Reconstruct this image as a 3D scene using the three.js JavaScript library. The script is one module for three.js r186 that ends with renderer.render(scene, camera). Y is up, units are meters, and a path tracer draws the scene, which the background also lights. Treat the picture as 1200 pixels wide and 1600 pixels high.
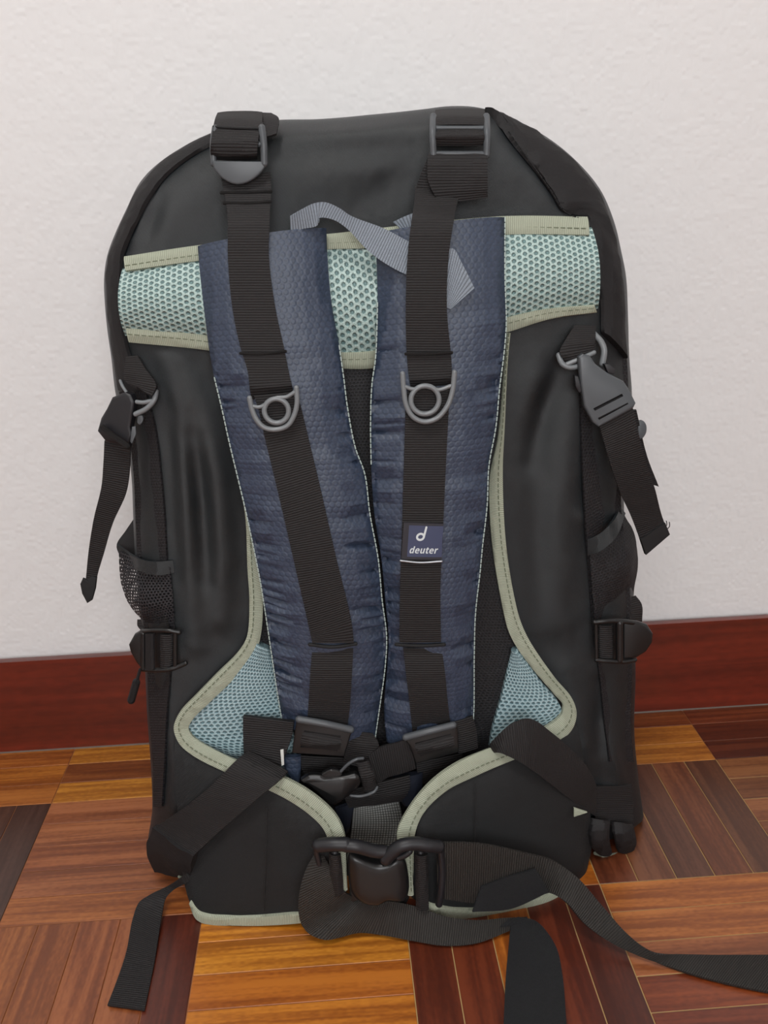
import * as THREE from 'three';
import { mergeGeometries, toCreasedNormals } from 'three/addons/utils/BufferGeometryUtils.js';
import { RoundedBoxGeometry } from 'three/addons/geometries/RoundedBoxGeometry.js';
import { RectAreaLightUniformsLib } from 'three/addons/lights/RectAreaLightUniformsLib.js';

// ------------------------------------------------------------------ camera, light, exposure
const V = (x, y, z) => new THREE.Vector3(x, y, z);
const W = 1200, HPX = 1600, F = 1450.75;                       // focal length in pixels
const scene = new THREE.Scene();
const camera = new THREE.PerspectiveCamera(2 * Math.atan(HPX / 2 / F) * 180 / Math.PI, W / HPX, 0.01, 30);
const EYE = V(0, 0.62, 0.9754);
camera.position.copy(EYE);
camera.rotation.order = 'YXZ';
camera.rotation.set(-0.34383, -0.05363, -0.03334);
camera.updateMatrixWorld(true);
scene.add(camera);
const renderer = new THREE.WebGLRenderer({ antialias: true });
renderer.toneMapping = THREE.LinearToneMapping;
renderer.toneMappingExposure = 1.0;
renderer.shadowMap.enabled = true;
RectAreaLightUniformsLib.init();
scene.background = new THREE.Color(0x000000);

const LAMP = { pos: V(-0.35, 2.42, 1.15), size: 0.55, power: 20, color: new THREE.Color(1, 0.99, 0.97) };
const PANE = { pos: V(0.1, 1.25, 2.86), w: 1.3, h: 1.3, power: 5.6, color: new THREE.Color(0.97, 0.985, 1.0) };

// ------------------------------------------------------------------ small tools
function rng(seed) { let s = seed >>> 0; return () => { s = (s + 0x6D2B79F5) >>> 0; let t = s; t = Math.imul(t ^ (t >>> 15), t | 1); t ^= t + Math.imul(t ^ (t >>> 7), t | 61); return ((t ^ (t >>> 14)) >>> 0) / 4294967296; }; }
const flat = (q) => (q.index ? q.toNonIndexed() : q);
const clamp = (x, a, b) => Math.min(b, Math.max(a, x));
const lerp = (a, b, t) => a + (b - a) * t;
const smooth = (a, b, x) => { const t = clamp((x - a) / (b - a), 0, 1); return t * t * (3 - 2 * t); };
function table(tb, x) { if (x <= tb[0][0]) return tb[0][1]; for (let i = 1; i < tb.length; i++) if (x <= tb[i][0]) return lerp(tb[i - 1][1], tb[i][1], (x - tb[i - 1][0]) / (tb[i][0] - tb[i - 1][0])); return tb[tb.length - 1][1]; }
// tileable value noise: lattice px * py
function lattice(seed, px, py) {
  const r = rng(seed), g = new Float32Array(px * py); for (let i = 0; i < g.length; i++) g[i] = r();
  return (u, v) => {
    const x = (u - Math.floor(u)) * px, y = (v - Math.floor(v)) * py; let i = Math.floor(x), j = Math.floor(y);
    let fx = x - i, fy = y - j; fx = fx * fx * (3 - 2 * fx); fy = fy * fy * (3 - 2 * fy); i %= px; j %= py;
    const i1 = (i + 1) % px, j1 = (j + 1) % py;
    return lerp(lerp(g[j * px + i], g[j * px + i1], fx), lerp(g[j1 * px + i], g[j1 * px + i1], fx), fy);
  };
}
const bn1 = lattice(11, 64, 64), bn2 = lattice(12, 97, 97);
const noise2 = (x, y) => (bn1(x / 64, y / 64) * 0.65 + bn2(x * 2.1 / 97 + 0.3, y * 2.1 / 97) * 0.35) * 2 - 1;
function dataTex(N, M, fn, pu, pv, srgb) {
  const d = new Uint8Array(N * M * 4);
  for (let j = 0; j < M; j++) for (let i = 0; i < N; i++) {
    const c = fn((i + 0.5) / N, (j + 0.5) / M), k = (j * N + i) * 4;
    if (typeof c === 'number') { d[k] = d[k + 1] = d[k + 2] = clamp(c, 0, 1) * 255; } else { d[k] = clamp(c[0], 0, 1) * 255; d[k + 1] = clamp(c[1], 0, 1) * 255; d[k + 2] = clamp(c[2], 0, 1) * 255; }
    d[k + 3] = 255;
  }
  const t = new THREE.DataTexture(d, N, M, THREE.RGBAFormat);
  t.wrapS = t.wrapT = THREE.RepeatWrapping; t.magFilter = THREE.LinearFilter; t.minFilter = THREE.LinearMipmapLinearFilter; t.generateMipmaps = true;
  t.repeat.set(1 / pu, 1 / pv); if (srgb) t.colorSpace = THREE.SRGBColorSpace; t.needsUpdate = true; return t;
}
const TAU = Math.PI * 2;
const hex = (h) => new THREE.Color(h);
function mat(color, rough, o = {}) { return new THREE.MeshPhysicalMaterial({ color: hex(color), roughness: rough, metalness: 0, side: THREE.DoubleSide, ...o }); }

// ------------------------------------------------------------------ textures
const nz = lattice(21, 128, 128), nzb = lattice(22, 32, 32);
const twillH = (u, v) => 0.5 + 0.22 * Math.sin(TAU * (u * 20 + v * 20)) + 0.35 * (nz(u, v) - 0.5);
const T = {};
T.nylonB = dataTex(256, 256, twillH, 0.024, 0.024);
T.nylonC = dataTex(256, 256, (u, v) => 0.72 + 0.30 * (twillH(u, v) - 0.5) + 0.16 * (nzb(u, v) - 0.5), 0.024, 0.024, true);
const ribH = (u, v) => Math.pow(Math.abs(Math.sin(Math.PI * v * 12)), 0.7) * (0.72 + 0.28 * Math.abs(Math.sin(Math.PI * u * 24 + (Math.floor(v * 12) % 2) * 1.57))) ;
T.webB = dataTex(256, 256, ribH, 0.024, 0.024);
T.webC = dataTex(256, 256, (u, v) => 0.50 + 0.34 * ribH(u, v) + 0.2 * (nz(u, v) - 0.5), 0.024, 0.024, true);
T.grosB = dataTex(128, 128, (u, v) => Math.abs(Math.sin(Math.PI * v * 8)), 0.012, 0.012);
T.grosC = dataTex(128, 128, (u, v) => 0.78 + 0.20 * Math.abs(Math.sin(Math.PI * v * 8)) + 0.1 * (nz(u, v) - 0.5), 0.012, 0.012, true);
function hexCell(u, v, n, m) {                                    // distance to the nearest staggered centre, in cells
  const x = u * n, y = v * m; let best = 9;
  for (let j = Math.floor(y) - 1; j <= Math.floor(y) + 2; j++) { const sh = (((j % 2) + 2) % 2) * 0.5; const i = Math.round(x - sh); for (let k = -1; k <= 1; k++) best = Math.min(best, Math.hypot(x - (i + k + sh), (y - j) * 0.87)); }
  return best;
}
const spH = (u, v) => smooth(0.16, 0.40, hexCell(u, v, 6, 8));
T.spacerB = dataTex(256, 256, spH, 0.031, 0.036);
T.spacerC = dataTex(256, 256, (u, v) => { const h = spH(u, v), q = 0.88 + 0.5 * (nz(u, v) - 0.5); return [lerp(0.56, 0.95, h) * q, lerp(0.66, 0.99, h) * q, lerp(0.68, 0.99, h) * q]; }, 0.031, 0.036, true);
for (const k of ['spacerB', 'spacerC']) { T[k + '2'] = T[k].clone(); T[k + '2'].repeat.set(1.35 / 0.031, 1.35 / 0.036); T[k + '2'].needsUpdate = true; }
const doH = (u, v) => { const d = hexCell(u, v, 6, 8); return smooth(0.5, 0.25, d); };
T.dobbyB = dataTex(256, 256, doH, 0.030, 0.035);
T.dobbyC = dataTex(256, 256, (u, v) => 0.80 + 0.07 * doH(u, v) + 0.10 * (nz(u, v) - 0.5) + 0.12 * (nzb(u, v) - 0.5), 0.030, 0.031, true);
const meshHole = (u, v) => smooth(0.22, 0.34, hexCell(u, v, 8, 10));
T.meshB = dataTex(256, 256, meshHole, 0.024, 0.026);
T.meshC = dataTex(256, 256, (u, v) => 0.25 + 0.6 * meshHole(u, v) + 0.25 * (nz(u, v) - 0.5), 0.024, 0.026, true);
T.meshA = dataTex(256, 256, (u, v) => meshHole(u, v), 0.024, 0.026);
const basket = (u, v) => { const a = Math.abs(Math.sin(Math.PI * u * 10)), b = Math.abs(Math.sin(Math.PI * v * 10)); return Math.sqrt(a * b); };
T.basketB = dataTex(256, 256, basket, 0.024, 0.024);
T.basketC = dataTex(256, 256, (u, v) => 0.35 + 0.6 * basket(u, v), 0.024, 0.024, true);
const wn = [[31, 6, 5, 0.2], [32, 14, 14, 0.25], [33, 40, 40, 0.25], [34, 110, 110, 0.3]].map(([s, a, b, w]) => [lattice(s, a, b), w]);
T.wallB = dataTex(512, 512, (u, v) => wn.reduce((s, [f, w]) => s + w * f(u, v), 0), 0.42, 0.42);
const gl = [lattice(41, 3, 24), lattice(42, 5, 70), lattice(43, 10, 190), lattice(44, 150, 256), lattice(45, 4, 9)];
const woodF = (u, v) => { const w = v + 0.012 * (gl[4](u, v) - 0.5); return 0.34 * gl[0](u, w) + 0.30 * gl[1](u, w) + 0.22 * gl[2](u, w) + 0.14 * gl[3](u, v); };
T.woodC = dataTex(1024, 1024, (u, v) => { const f = smooth(0.22, 0.74, woodF(u, v)); const l = 0.70 + 0.30 * f; return [l, l * (0.88 + 0.12 * f), l * (0.76 + 0.24 * f)]; }, 0.55, 0.36, true);
T.woodR = dataTex(256, 256, (u, v) => 0.55 + 0.5 * (woodF(u, v) - 0.5) + 0.2 * (nz(u, v) - 0.5), 0.55, 0.36);

// ------------------------------------------------------------------ materials
const M = {
  wall: mat('#e1e0e0', 0.92, { bumpMap: T.wallB, bumpScale: 0.0011 }),
  ceiling: mat('#eceae6', 0.95), sideWall: mat('#dcdbd9', 0.95),
  board: mat('#86301c', 0.36, { map: dataTex(512, 128, (u, v) => { const f = woodF(u, v * 0.6); return 0.74 + 0.42 * (f - 0.5) + 0.10 * (nz(u, v) - 0.5); }, 1.2, 0.3, true), bumpMap: T.woodR, bumpScale: 0.0002, clearcoat: 0.25, clearcoatRoughness: 0.3 }),
  sealant: mat('#7d736c', 0.8), joint: mat('#8a5634', 0.7), filler: mat('#a48758', 0.8),
  nylon: mat('#182227', 0.46, { map: T.nylonC, bumpMap: T.nylonB, bumpScale: 0.0003, ior: 1.56, sheen: 0.15, sheenRoughness: 0.4, sheenColor: hex('#6a8490') }),
  outer: mat('#171418', 0.7, { map: T.nylonC, bumpMap: T.nylonB, bumpScale: 0.0002 }),
  wing: mat('#191c1f', 0.75, { map: T.nylonC, bumpMap: T.nylonB, bumpScale: 0.00025 }),
  web: mat('#1e1a1c', 0.72, { map: T.webC, bumpMap: T.webB, bumpScale: 0.0004 }), beltWeb: mat('#322e2a', 0.66, { map: T.webC, bumpMap: T.webB, bumpScale: 0.0006 }),
  webGrey: mat('#aab6c4', 0.7, { map: T.webC, bumpMap: T.webB, bumpScale: 0.0003 }),
  navy: mat('#38465e', 0.5, { map: T.dobbyC, bumpMap: T.dobbyB, bumpScale: 0.00015, ior: 1.6 }),
  navyPlain: mat('#222b40', 0.7, { map: T.nylonC }),
  spacer: mat('#c6d8d3', 0.5, { map: T.spacerC, bumpMap: T.spacerB, bumpScale: 0.0012 }),
  spacerBlue: mat('#b6cbd2', 0.42, { map: T.spacerC2, bumpMap: T.spacerB2, bumpScale: 0.0010 }),
  mesh: mat('#1b1a20', 0.65, { map: T.meshC, bumpMap: T.meshB, bumpScale: 0.0006 }),
  meshOpen: mat('#2a292e', 0.65, { map: T.meshC, bumpMap: T.meshB, bumpScale: 0.0006, alphaMap: T.meshA, alphaTest: 0.5 }),
  bind: mat('#aeb4a0', 0.75, { map: T.grosC, bumpMap: T.grosB, bumpScale: 0.0003 }),
  thread: mat('#a9b8b4', 0.7), threadDark: mat('#6c735f', 0.8), threadBlack: mat('#131315', 0.8),
  plastic: mat('#161617', 0.34), plasticGrey: mat('#4b4f53', 0.40), plasticMatte: mat('#1c1c20', 0.45),
  ring: mat('#73777a', 0.32),
  patch: mat('#b0b2ae', 0.7, { map: T.basketC, bumpMap: T.basketB, bumpScale: 0.0005 }),
  velvet: mat('#1b1d21', 0.85, { map: T.nylonC, bumpMap: T.nylonB, bumpScale: 0.0006, sheen: 0.7, sheenRoughness: 0.6, sheenColor: hex('#4a505a') }),
  silver: mat('#9a9da2', 0.3, { metalness: 0.85 }), tag: mat('#c9ccc8', 0.7),
};

// ------------------------------------------------------------------ adding things
const names = new Map();
function add(name, geo, m, parent, label) {
  const o = new THREE.Mesh(geo, m); const n = names.get(name) || 0; names.set(name, n + 1);
  o.name = n ? `${name}_${String(n).padStart(3, '0')}` : name; o.castShadow = o.receiveShadow = true; if (label) o.userData.label = label;
  parent.add(o); return o;
}
function grp(name, parent) { const o = new THREE.Group(); const n = names.get(name) || 0; names.set(name, n + 1); o.name = n ? `${name}_${String(n).padStart(3, '0')}` : name; parent.add(o); return o; }
function structure(name, geo, m, label, category) { const o = add(name, geo, m, scene, label); o.userData.kind = 'structure'; o.userData.category = category; return o; }
function boxAt(x0, x1, y0, y1, z0, z1) { const g = new THREE.BoxGeometry(x1 - x0, y1 - y0, z1 - z0); g.translate((x0 + x1) / 2, (y0 + y1) / 2, (z0 + z1) / 2); return g; }
function metricUV(g) { const p = g.attributes.position, n = g.attributes.normal, uv = g.attributes.uv; for (let i = 0; i < p.count; i++) { const ax = Math.abs(n.getX(i)), ay = Math.abs(n.getY(i)), az = Math.abs(n.getZ(i)); if (ay > ax && ay > az) uv.setXY(i, p.getX(i), p.getZ(i)); else if (ax > az) uv.setXY(i, p.getZ(i), p.getY(i)); else uv.setXY(i, p.getX(i), p.getY(i)); } return g; }

// ------------------------------------------------------------------ the room
const RX0 = -1.7, RX1 = 1.8, RZ1 = 3.0, RH = 2.5;
structure('wall_back', metricUV(boxAt(RX0 - 0.1, RX1 + 0.1, -0.1, RH + 0.1, -0.1, 0)), M.wall, 'off-white plastered wall with fine grain behind the backpack', 'wall');
structure('wall_left', metricUV(boxAt(RX0 - 0.1, RX0, 0, RH, 0, RZ1)), M.sideWall, 'off-white wall on the left side of the room', 'wall');
structure('wall_right', metricUV(boxAt(RX1, RX1 + 0.1, 0, RH, 0, RZ1)), M.sideWall, 'off-white wall on the right side of the room', 'wall');
structure('wall_front', metricUV(boxAt(RX0 - 0.1, RX1 + 0.1, -0.1, RH + 0.1, RZ1, RZ1 + 0.1)), M.sideWall, 'off-white wall opposite the backpack with a window', 'wall');
structure('ceiling', metricUV(boxAt(RX0 - 0.1, RX1 + 0.1, RH, RH + 0.1, -0.1, RZ1 + 0.1)), M.ceiling, 'white ceiling above the wooden parquet floor', 'ceiling');
const floor = structure('floor', metricUV(boxAt(RX0 - 0.1, RX1 + 0.1, -0.1, -0.0008, -0.1, RZ1 + 0.1)), M.joint, 'mosaic parquet floor of orange and red-brown wooden strips', 'floor');
{ // skirting board: front face 18 mm off the wall, rounded top edge
  const s = new THREE.Shape(); const h = 0.1165, d = 0.018;
  s.moveTo(0, 0); s.lineTo(d, 0); s.lineTo(d, h - 0.011); s.quadraticCurveTo(d - 0.001, h - 0.001, d - 0.010, h); s.lineTo(0, h); s.closePath();
  const g = new THREE.ExtrudeGeometry(s, { depth: RX1 - RX0, bevelEnabled: false, curveSegments: 8 }); g.rotateY(-Math.PI / 2); g.scale(1, 1, -1);
  g.computeBoundingBox(); g.translate(RX0 - g.boundingBox.min.x, 0.003, -g.boundingBox.min.z);
  const gi = g.toNonIndexed ? g : g; const idx = gi.index; if (!idx) { const p = gi.attributes.position; for (let i = 0; i < p.count; i += 3) { for (const at of ['position', 'normal', 'uv']) { const a = gi.attributes[at]; const t = []; for (let k = 0; k < a.itemSize; k++) t.push(a.array[(i + 1) * a.itemSize + k]); for (let k = 0; k < a.itemSize; k++) { a.array[(i + 1) * a.itemSize + k] = a.array[(i + 2) * a.itemSize + k]; a.array[(i + 2) * a.itemSize + k] = t[k]; } } } }
  const bg = toCreasedNormals(g, 0.6); metricUV(bg);
  const b = structure('baseboard_back', bg, M.board, 'glossy red-brown wooden skirting board along the foot of the wall', 'baseboard');
  add('sealant_line', boxAt(RX0, RX1, -0.001, 0.0045, 0.0, 0.0165), M.sealant, b, 'grey sealant line under the board');
}
// parquet: five strips to a square, squares turned by 90 degrees, a row of long strips along the wall
const TS = 0.18244, TR = 0.17714, TX = -1.7675 * TS, TZ = 0.1182;
const woodMats = new Map();
function woodMat(c) { if (!woodMats.has(c)) woodMats.set(c, mat(c, 0.42, { map: T.woodC, roughnessMap: null, bumpMap: T.woodR, bumpScale: 0.00018, clearcoat: 0.35, clearcoatRoughness: 0.28 })); return woodMats.get(c); }
const sr = rng(77);
function stripGeo(lx, lz, along, bevel) {
  const g = bevel ? new RoundedBoxGeometry(lx, 0.01, lz, 1, 0.0006) : new THREE.BoxGeometry(lx, 0.01, lz);
  const ox = sr() * 3, oz = sr() * 3, p = g.attributes.position, uv = g.attributes.uv;
  for (let i = 0; i < p.count; i++) { const x = p.getX(i), z = p.getZ(i) + p.getY(i); if (along === 'x') uv.setXY(i, x + ox, z + oz); else uv.setXY(i, z + ox, x + oz); }
  g.translate(0, -0.005, 0); return g;
}
const GAP = 0.0007, NV = 10;
const geoX = [...Array(NV)].map(() => stripGeo(TS - GAP, TR / 5 - GAP, 'x', true));
const geoZ = [...Array(NV)].map(() => stripGeo(TS / 5 - GAP, TR - GAP, 'z', true));
const TONES = {
  '-1,-1': ['#a8662a', '#b06c26', '#a86326', '#b06c26', '#a8662a'], '0,-1': ['#b87830', '#b87a30', '#c4842f', '#8a4f24', '#c88830'],
  '3,-1': ['#a8662a', '#a8662a', '#8a4a22', '#b8762c', '#bc7a2e'], '4,-1': ['#6e3218', '#6e3218', '#7a3c20', '#602a14', '#5a260f'],
  '-1,0': ['#6a4630', '#6a4630', '#70482e', '#553628', '#4a3026'], '0,0': ['#a2643e', '#a0623a', '#9c5c34', '#9c5e36', '#a66430'],
  '2,0': ['#c47a2c', '#c47a2c', '#c07428', '#bc6e26', '#c47626'], '3,0': ['#6e3a22', '#74462c', '#5e3826', '#7c482a', '#684028'], '4,0': ['#86542e', '#7a4a28', '#905832', '#7c4a2a', '#865230'],
  '-1,1': ['#a0623a', '#9a5c34', '#985a34', '#9a5c34', '#985a30'], '0,1': ['#a0602f', '#9a5a2c', '#96562e', '#985830', '#5e2818'],
  '1,1': ['#d48a28', '#d08a2c', '#b86c22', '#c47a26', '#d08a2c'], '2,1': ['#6a2e16', '#6e3016', '#c07228', '#6a2c14', '#5c2612'],
  '3,1': ['#b87030', '#b46e34', '#a06036', '#843e1a', '#74341a'], '4,1': ['#a46a3a', '#9a5c30', '#945630', '#7a3e20', '#703820'],
};
const POOL = ['#8a4a28', '#a0602e', '#b8762e', '#7c4226', '#94562e', '#c07c2e', '#8c5230'];
for (const [c, r] of [[2, 1], [3, 1], [3, 0], [4, 0], [4, 1], [2, 2], [3, 2]]) add('joint_filler', boxAt(TX + c * TS - 0.0004, TX + (c + 1) * TS - 0.0004, -0.003, -0.0006, TZ + r * TR, TZ + (r + 1) * TR), M.filler, floor, 'pale filler in the joints');
const farGeos = [];
for (let r = -1; r <= 15; r++) for (let c = -8; c <= 11; c++) {
  const x0 = TX + c * TS, z0 = TZ + r * TR, cx = x0 + TS / 2, cz = z0 + TR / 2;
  if (cx < RX0 + 0.05 || cx > RX1 - 0.05 || cz > RZ1 - 0.05) continue;
  const horiz = r === -1 || (((c + r) % 2) + 2) % 2 === 0, near = r <= 2 && c >= -3 && c <= 6, tones = TONES[c + ',' + r];
  for (let k = 0; k < 5; k++) {
    const x = horiz ? cx : x0 + (k + 0.5) * TS / 5, z = horiz ? z0 + (k + 0.5) * TR / 5 : cz;
    const i = Math.floor(sr() * NV), tone = tones ? tones[k] : POOL[Math.floor(sr() * POOL.length)], dy = -0.0003 * sr();
    if (horiz && z < -0.012) continue;
    if (near) { const o = add('parquet_strip', (horiz ? geoX : geoZ)[i], woodMat(tone), floor); o.position.set(x, dy, z); if (sr() < 0.5) o.rotation.y = Math.PI; } else { const g = flat((horiz ? geoX : geoZ)[i].clone()); g.translate(x, dy, z); farGeos.push(g); }
  }
}
{ const o = add('parquet_strips', mergeGeometries(farGeos), woodMat('#94582e'), floor); o.userData.kind = 'stuff'; }

// lamp on the ceiling and a window with a frosted pane opposite the wall (both outside the picture)
{
  const lamp = new THREE.Group(); lamp.name = 'ceiling_lamp'; lamp.position.set(LAMP.pos.x, RH, LAMP.pos.z); scene.add(lamp);
  lamp.userData = { label: 'square white ceiling lamp above the floor', category: 'lamp' };
  const s = LAMP.size, d = RH - LAMP.pos.y;
  add('housing', boxAt(-s / 2 - 0.02, s / 2 + 0.02, -d + 0.012, 0, -s / 2 - 0.02, s / 2 + 0.02), mat('#f2f2f0', 0.5), lamp);
  add('diffuser', boxAt(-s / 2, s / 2, -d + 0.004, -d + 0.012, -s / 2, s / 2), mat('#ffffff', 0.6, { emissive: LAMP.color, emissiveIntensity: 2 }), lamp);
  const l = new THREE.RectAreaLight(LAMP.color, LAMP.power, s, s); l.position.set(0, -d, 0); l.rotation.x = -Math.PI / 2; lamp.add(l);
  const pane = structure('window_1', boxAt(PANE.pos.x - PANE.w / 2, PANE.pos.x + PANE.w / 2, PANE.pos.y - PANE.h / 2, PANE.pos.y + PANE.h / 2, 2.94, 2.96), mat('#ffffff', 0.6, { emissive: PANE.color, emissiveIntensity: 1.2 }), 'frosted window pane in the wall opposite the backpack', 'window');
  const fr = mat('#e8e6e2', 0.5), t = 0.05, { x, y } = PANE.pos, w = PANE.w / 2, h = PANE.h / 2;
  add('window_frame', mergeGeometries([boxAt(x - w - t, x + w + t, y + h, y + h + t, 2.93, 2.999), boxAt(x - w - t, x + w + t, y - h - t, y - h, 2.93, 2.999), boxAt(x - w - t, x - w, y - h, y + h, 2.93, 2.999), boxAt(x + w, x + w + t, y - h, y + h, 2.93, 2.999)]), fr, pane);
  const wl = new THREE.RectAreaLight(PANE.color, PANE.power, PANE.w, PANE.h); wl.position.set(PANE.pos.x, PANE.pos.y, 2.92); scene.add(wl); // faces -z
}

// ------------------------------------------------------------------ the pack's own frame: a = across, b = up the back panel, c = out of it
const LEAN = 0.0798, ORG = V(0.044, 0, 0.255);
const EY = V(0, Math.cos(LEAN), -Math.sin(LEAN)), NN = V(0, Math.sin(LEAN), Math.cos(LEAN));
const toLocal = (p) => { const q = p.clone().sub(ORG); return V(q.x, q.dot(EY), q.dot(NN)); };
const rayDir = (x, y) => V((x - W / 2) / F, (HPX / 2 - y) / F, -1).applyQuaternion(camera.quaternion);
function g(x, y, off = 0) { const d = rayDir(x, y), t = (off + ORG.clone().sub(EYE).dot(NN)) / d.dot(NN); return toLocal(EYE.clone().addScaledVector(d, t)); }
function fl(x, y, hgt = 0) { const d = rayDir(x, y), t = (hgt - EYE.y) / d.y; return toLocal(EYE.clone().addScaledVector(d, t)); }
const gs = (arr, off) => arr.map((p) => g(p[0], p[1], p.length > 2 ? p[2] : off));
const fls = (arr, h) => arr.map((p) => fl(p[0], p[1], p.length > 2 ? p[2] : h));

const pack = new THREE.Group(); pack.name = 'backpack'; pack.position.copy(ORG); pack.rotation.x = -LEAN; scene.add(pack);
pack.userData = { label: 'black hiking backpack with navy shoulder straps standing on the parquet against the white wall', category: 'backpack' };

// ---- body
const OUT = [[250, 1373], [234, 1318], [239, 1257], [237, 1190], [231, 1107], [228, 1040], [222, 970], [214, 890], [210, 810], [207, 740], [198, 670], [183, 615], [176, 557], [170, 515], [166, 473], [165, 432], [170, 398], [182, 365], [199, 328], [220, 286], [245, 259], [287, 230], [330, 209], [380, 194], [437, 188], [495, 187], [537, 184], [578, 180], [620, 176], [664, 171], [697, 167], [739, 168], [777, 178], [818, 196], [860, 221], [902, 257], [935, 298], [956, 348], [966, 390], [974, 432], [977, 494], [979, 557], [983, 610], [981, 670], [974, 730], [971, 790], [980, 860], [986, 930], [989, 1044], [987, 1127], [993, 1198], [1001, 1257], [1004, 1302], [988, 1328]];
const outL = new THREE.CatmullRomCurve3(OUT.map((p) => { const q = g(p[0], p[1], -0.05); return V(q.x, Math.max(q.y, 0.0045), 0); }), false, 'centripetal').getPoints(260);
function edgeDist(a, b) { let best = 9; for (let i = 1; i < outL.length; i++) { const p = outL[i - 1], q = outL[i], dx = q.x - p.x, dy = q.y - p.y; const t = clamp(((a - p.x) * dx + (b - p.y) * dy) / (dx * dx + dy * dy), 0, 1); const e = Math.hypot(a - p.x - dx * t, b - p.y - dy * t); if (e < best) best = e; } return best; }
const FOLDS = [ // traced folds of the nylon: points, height, width
  [[[262, 552], [284, 625], [292, 700], [297, 800], [302, 900], [308, 1000]], 0.0065, 0.010],
  [[[285, 560], [322, 640], [342, 740], [350, 860], [346, 960]], 0.0080, 0.012],
  [[[305, 680], [318, 780], [324, 900]], -0.0055, 0.008], [[[268, 640], [276, 760], [282, 900]], -0.002, 0.006],
  [[[870, 575], [846, 640], [826, 720]], -0.0060, 0.009], [[[900, 600], [880, 690], [870, 800], [868, 960]], 0.0060, 0.016],
  [[[835, 560], [822, 640]], 0.0040, 0.012], [[[842, 690], [835, 850], [850, 1000]], -0.003, 0.012], [[[895, 800], [912, 810]], 0.003, 0.006],
  [[[240, 290], [222, 330], [210, 372]], 0.004, 0.008], [[[250, 310], [236, 345], [226, 385]], -0.003, 0.008],
  [[[420, 215], [560, 205], [660, 198]], 0.0065, 0.012], [[[430, 240], [560, 236], [650, 228]], -0.0025, 0.010],
  [[[800, 215], [840, 262], [880, 318], [925, 350]], -0.004, 0.006], [[[640, 255], [600, 300], [560, 320]], -0.003, 0.014], [[[560, 260], [470, 290]], 0.003, 0.018],
  [[[880, 1040], [905, 1130], [912, 1200]], 0.005, 0.010], [[[930, 1060], [935, 1160]], -0.004, 0.008],
  [[[262, 1050], [268, 1180], [270, 1290]], 0.004, 0.009], [[[940, 1130], [960, 1190], [975, 1230]], 0.005, 0.007],
].map(([p, h, w]) => ({ c: p.map((q) => g(q[0], q[1], -0.01)), h, w }));
function folds(a, b) {
  let s = 0;
  for (const f of FOLDS) { let best = 9, bt = 0; for (let i = 1; i < f.c.length; i++) { const p = f.c[i - 1], q = f.c[i], dx = q.x - p.x, dy = q.y - p.y; const t = clamp(((a - p.x) * dx + (b - p.y) * dy) / (dx * dx + dy * dy), 0, 1); const e = Math.hypot(a - p.x - dx * t, b - p.y - dy * t); if (e < best) { best = e; bt = (i - 1 + t) / (f.c.length - 1); } } if (best < f.w * 3) s += f.h * Math.exp(-((best / f.w) ** 2)) * (0.4 + 0.6 * Math.sin(Math.PI * clamp(bt, 0.05, 0.95))); }
  return s + 0.0008 * noise2(a * 45 + 9, b * 28) + 0.0004 * noise2(a * 140, b * 110 + 3);
}
const corner = (d, R) => -(R - Math.sqrt(Math.max(0, R * R - (R - clamp(d, 0, R)) ** 2)));
function bodyOff(a, b) { const d = edgeDist(a, b); return corner(d, 0.05) + corner(Math.max(0, b - 0.0045), 0.018) + folds(a, b) * smooth(0.002, 0.02, d); }
function S(x, y, lift = 0) { let off = 0, p; for (let i = 0; i < 5; i++) { p = g(x, y, off + lift); off = lerp(off, bodyOff(p.x, p.y), i ? 0.7 : 1); } return g(x, y, off + lift); }
const Ss = (arr, lift) => arr.map((p) => S(p[0], p[1], p.length > 2 ? p[2] : lift));
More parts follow.
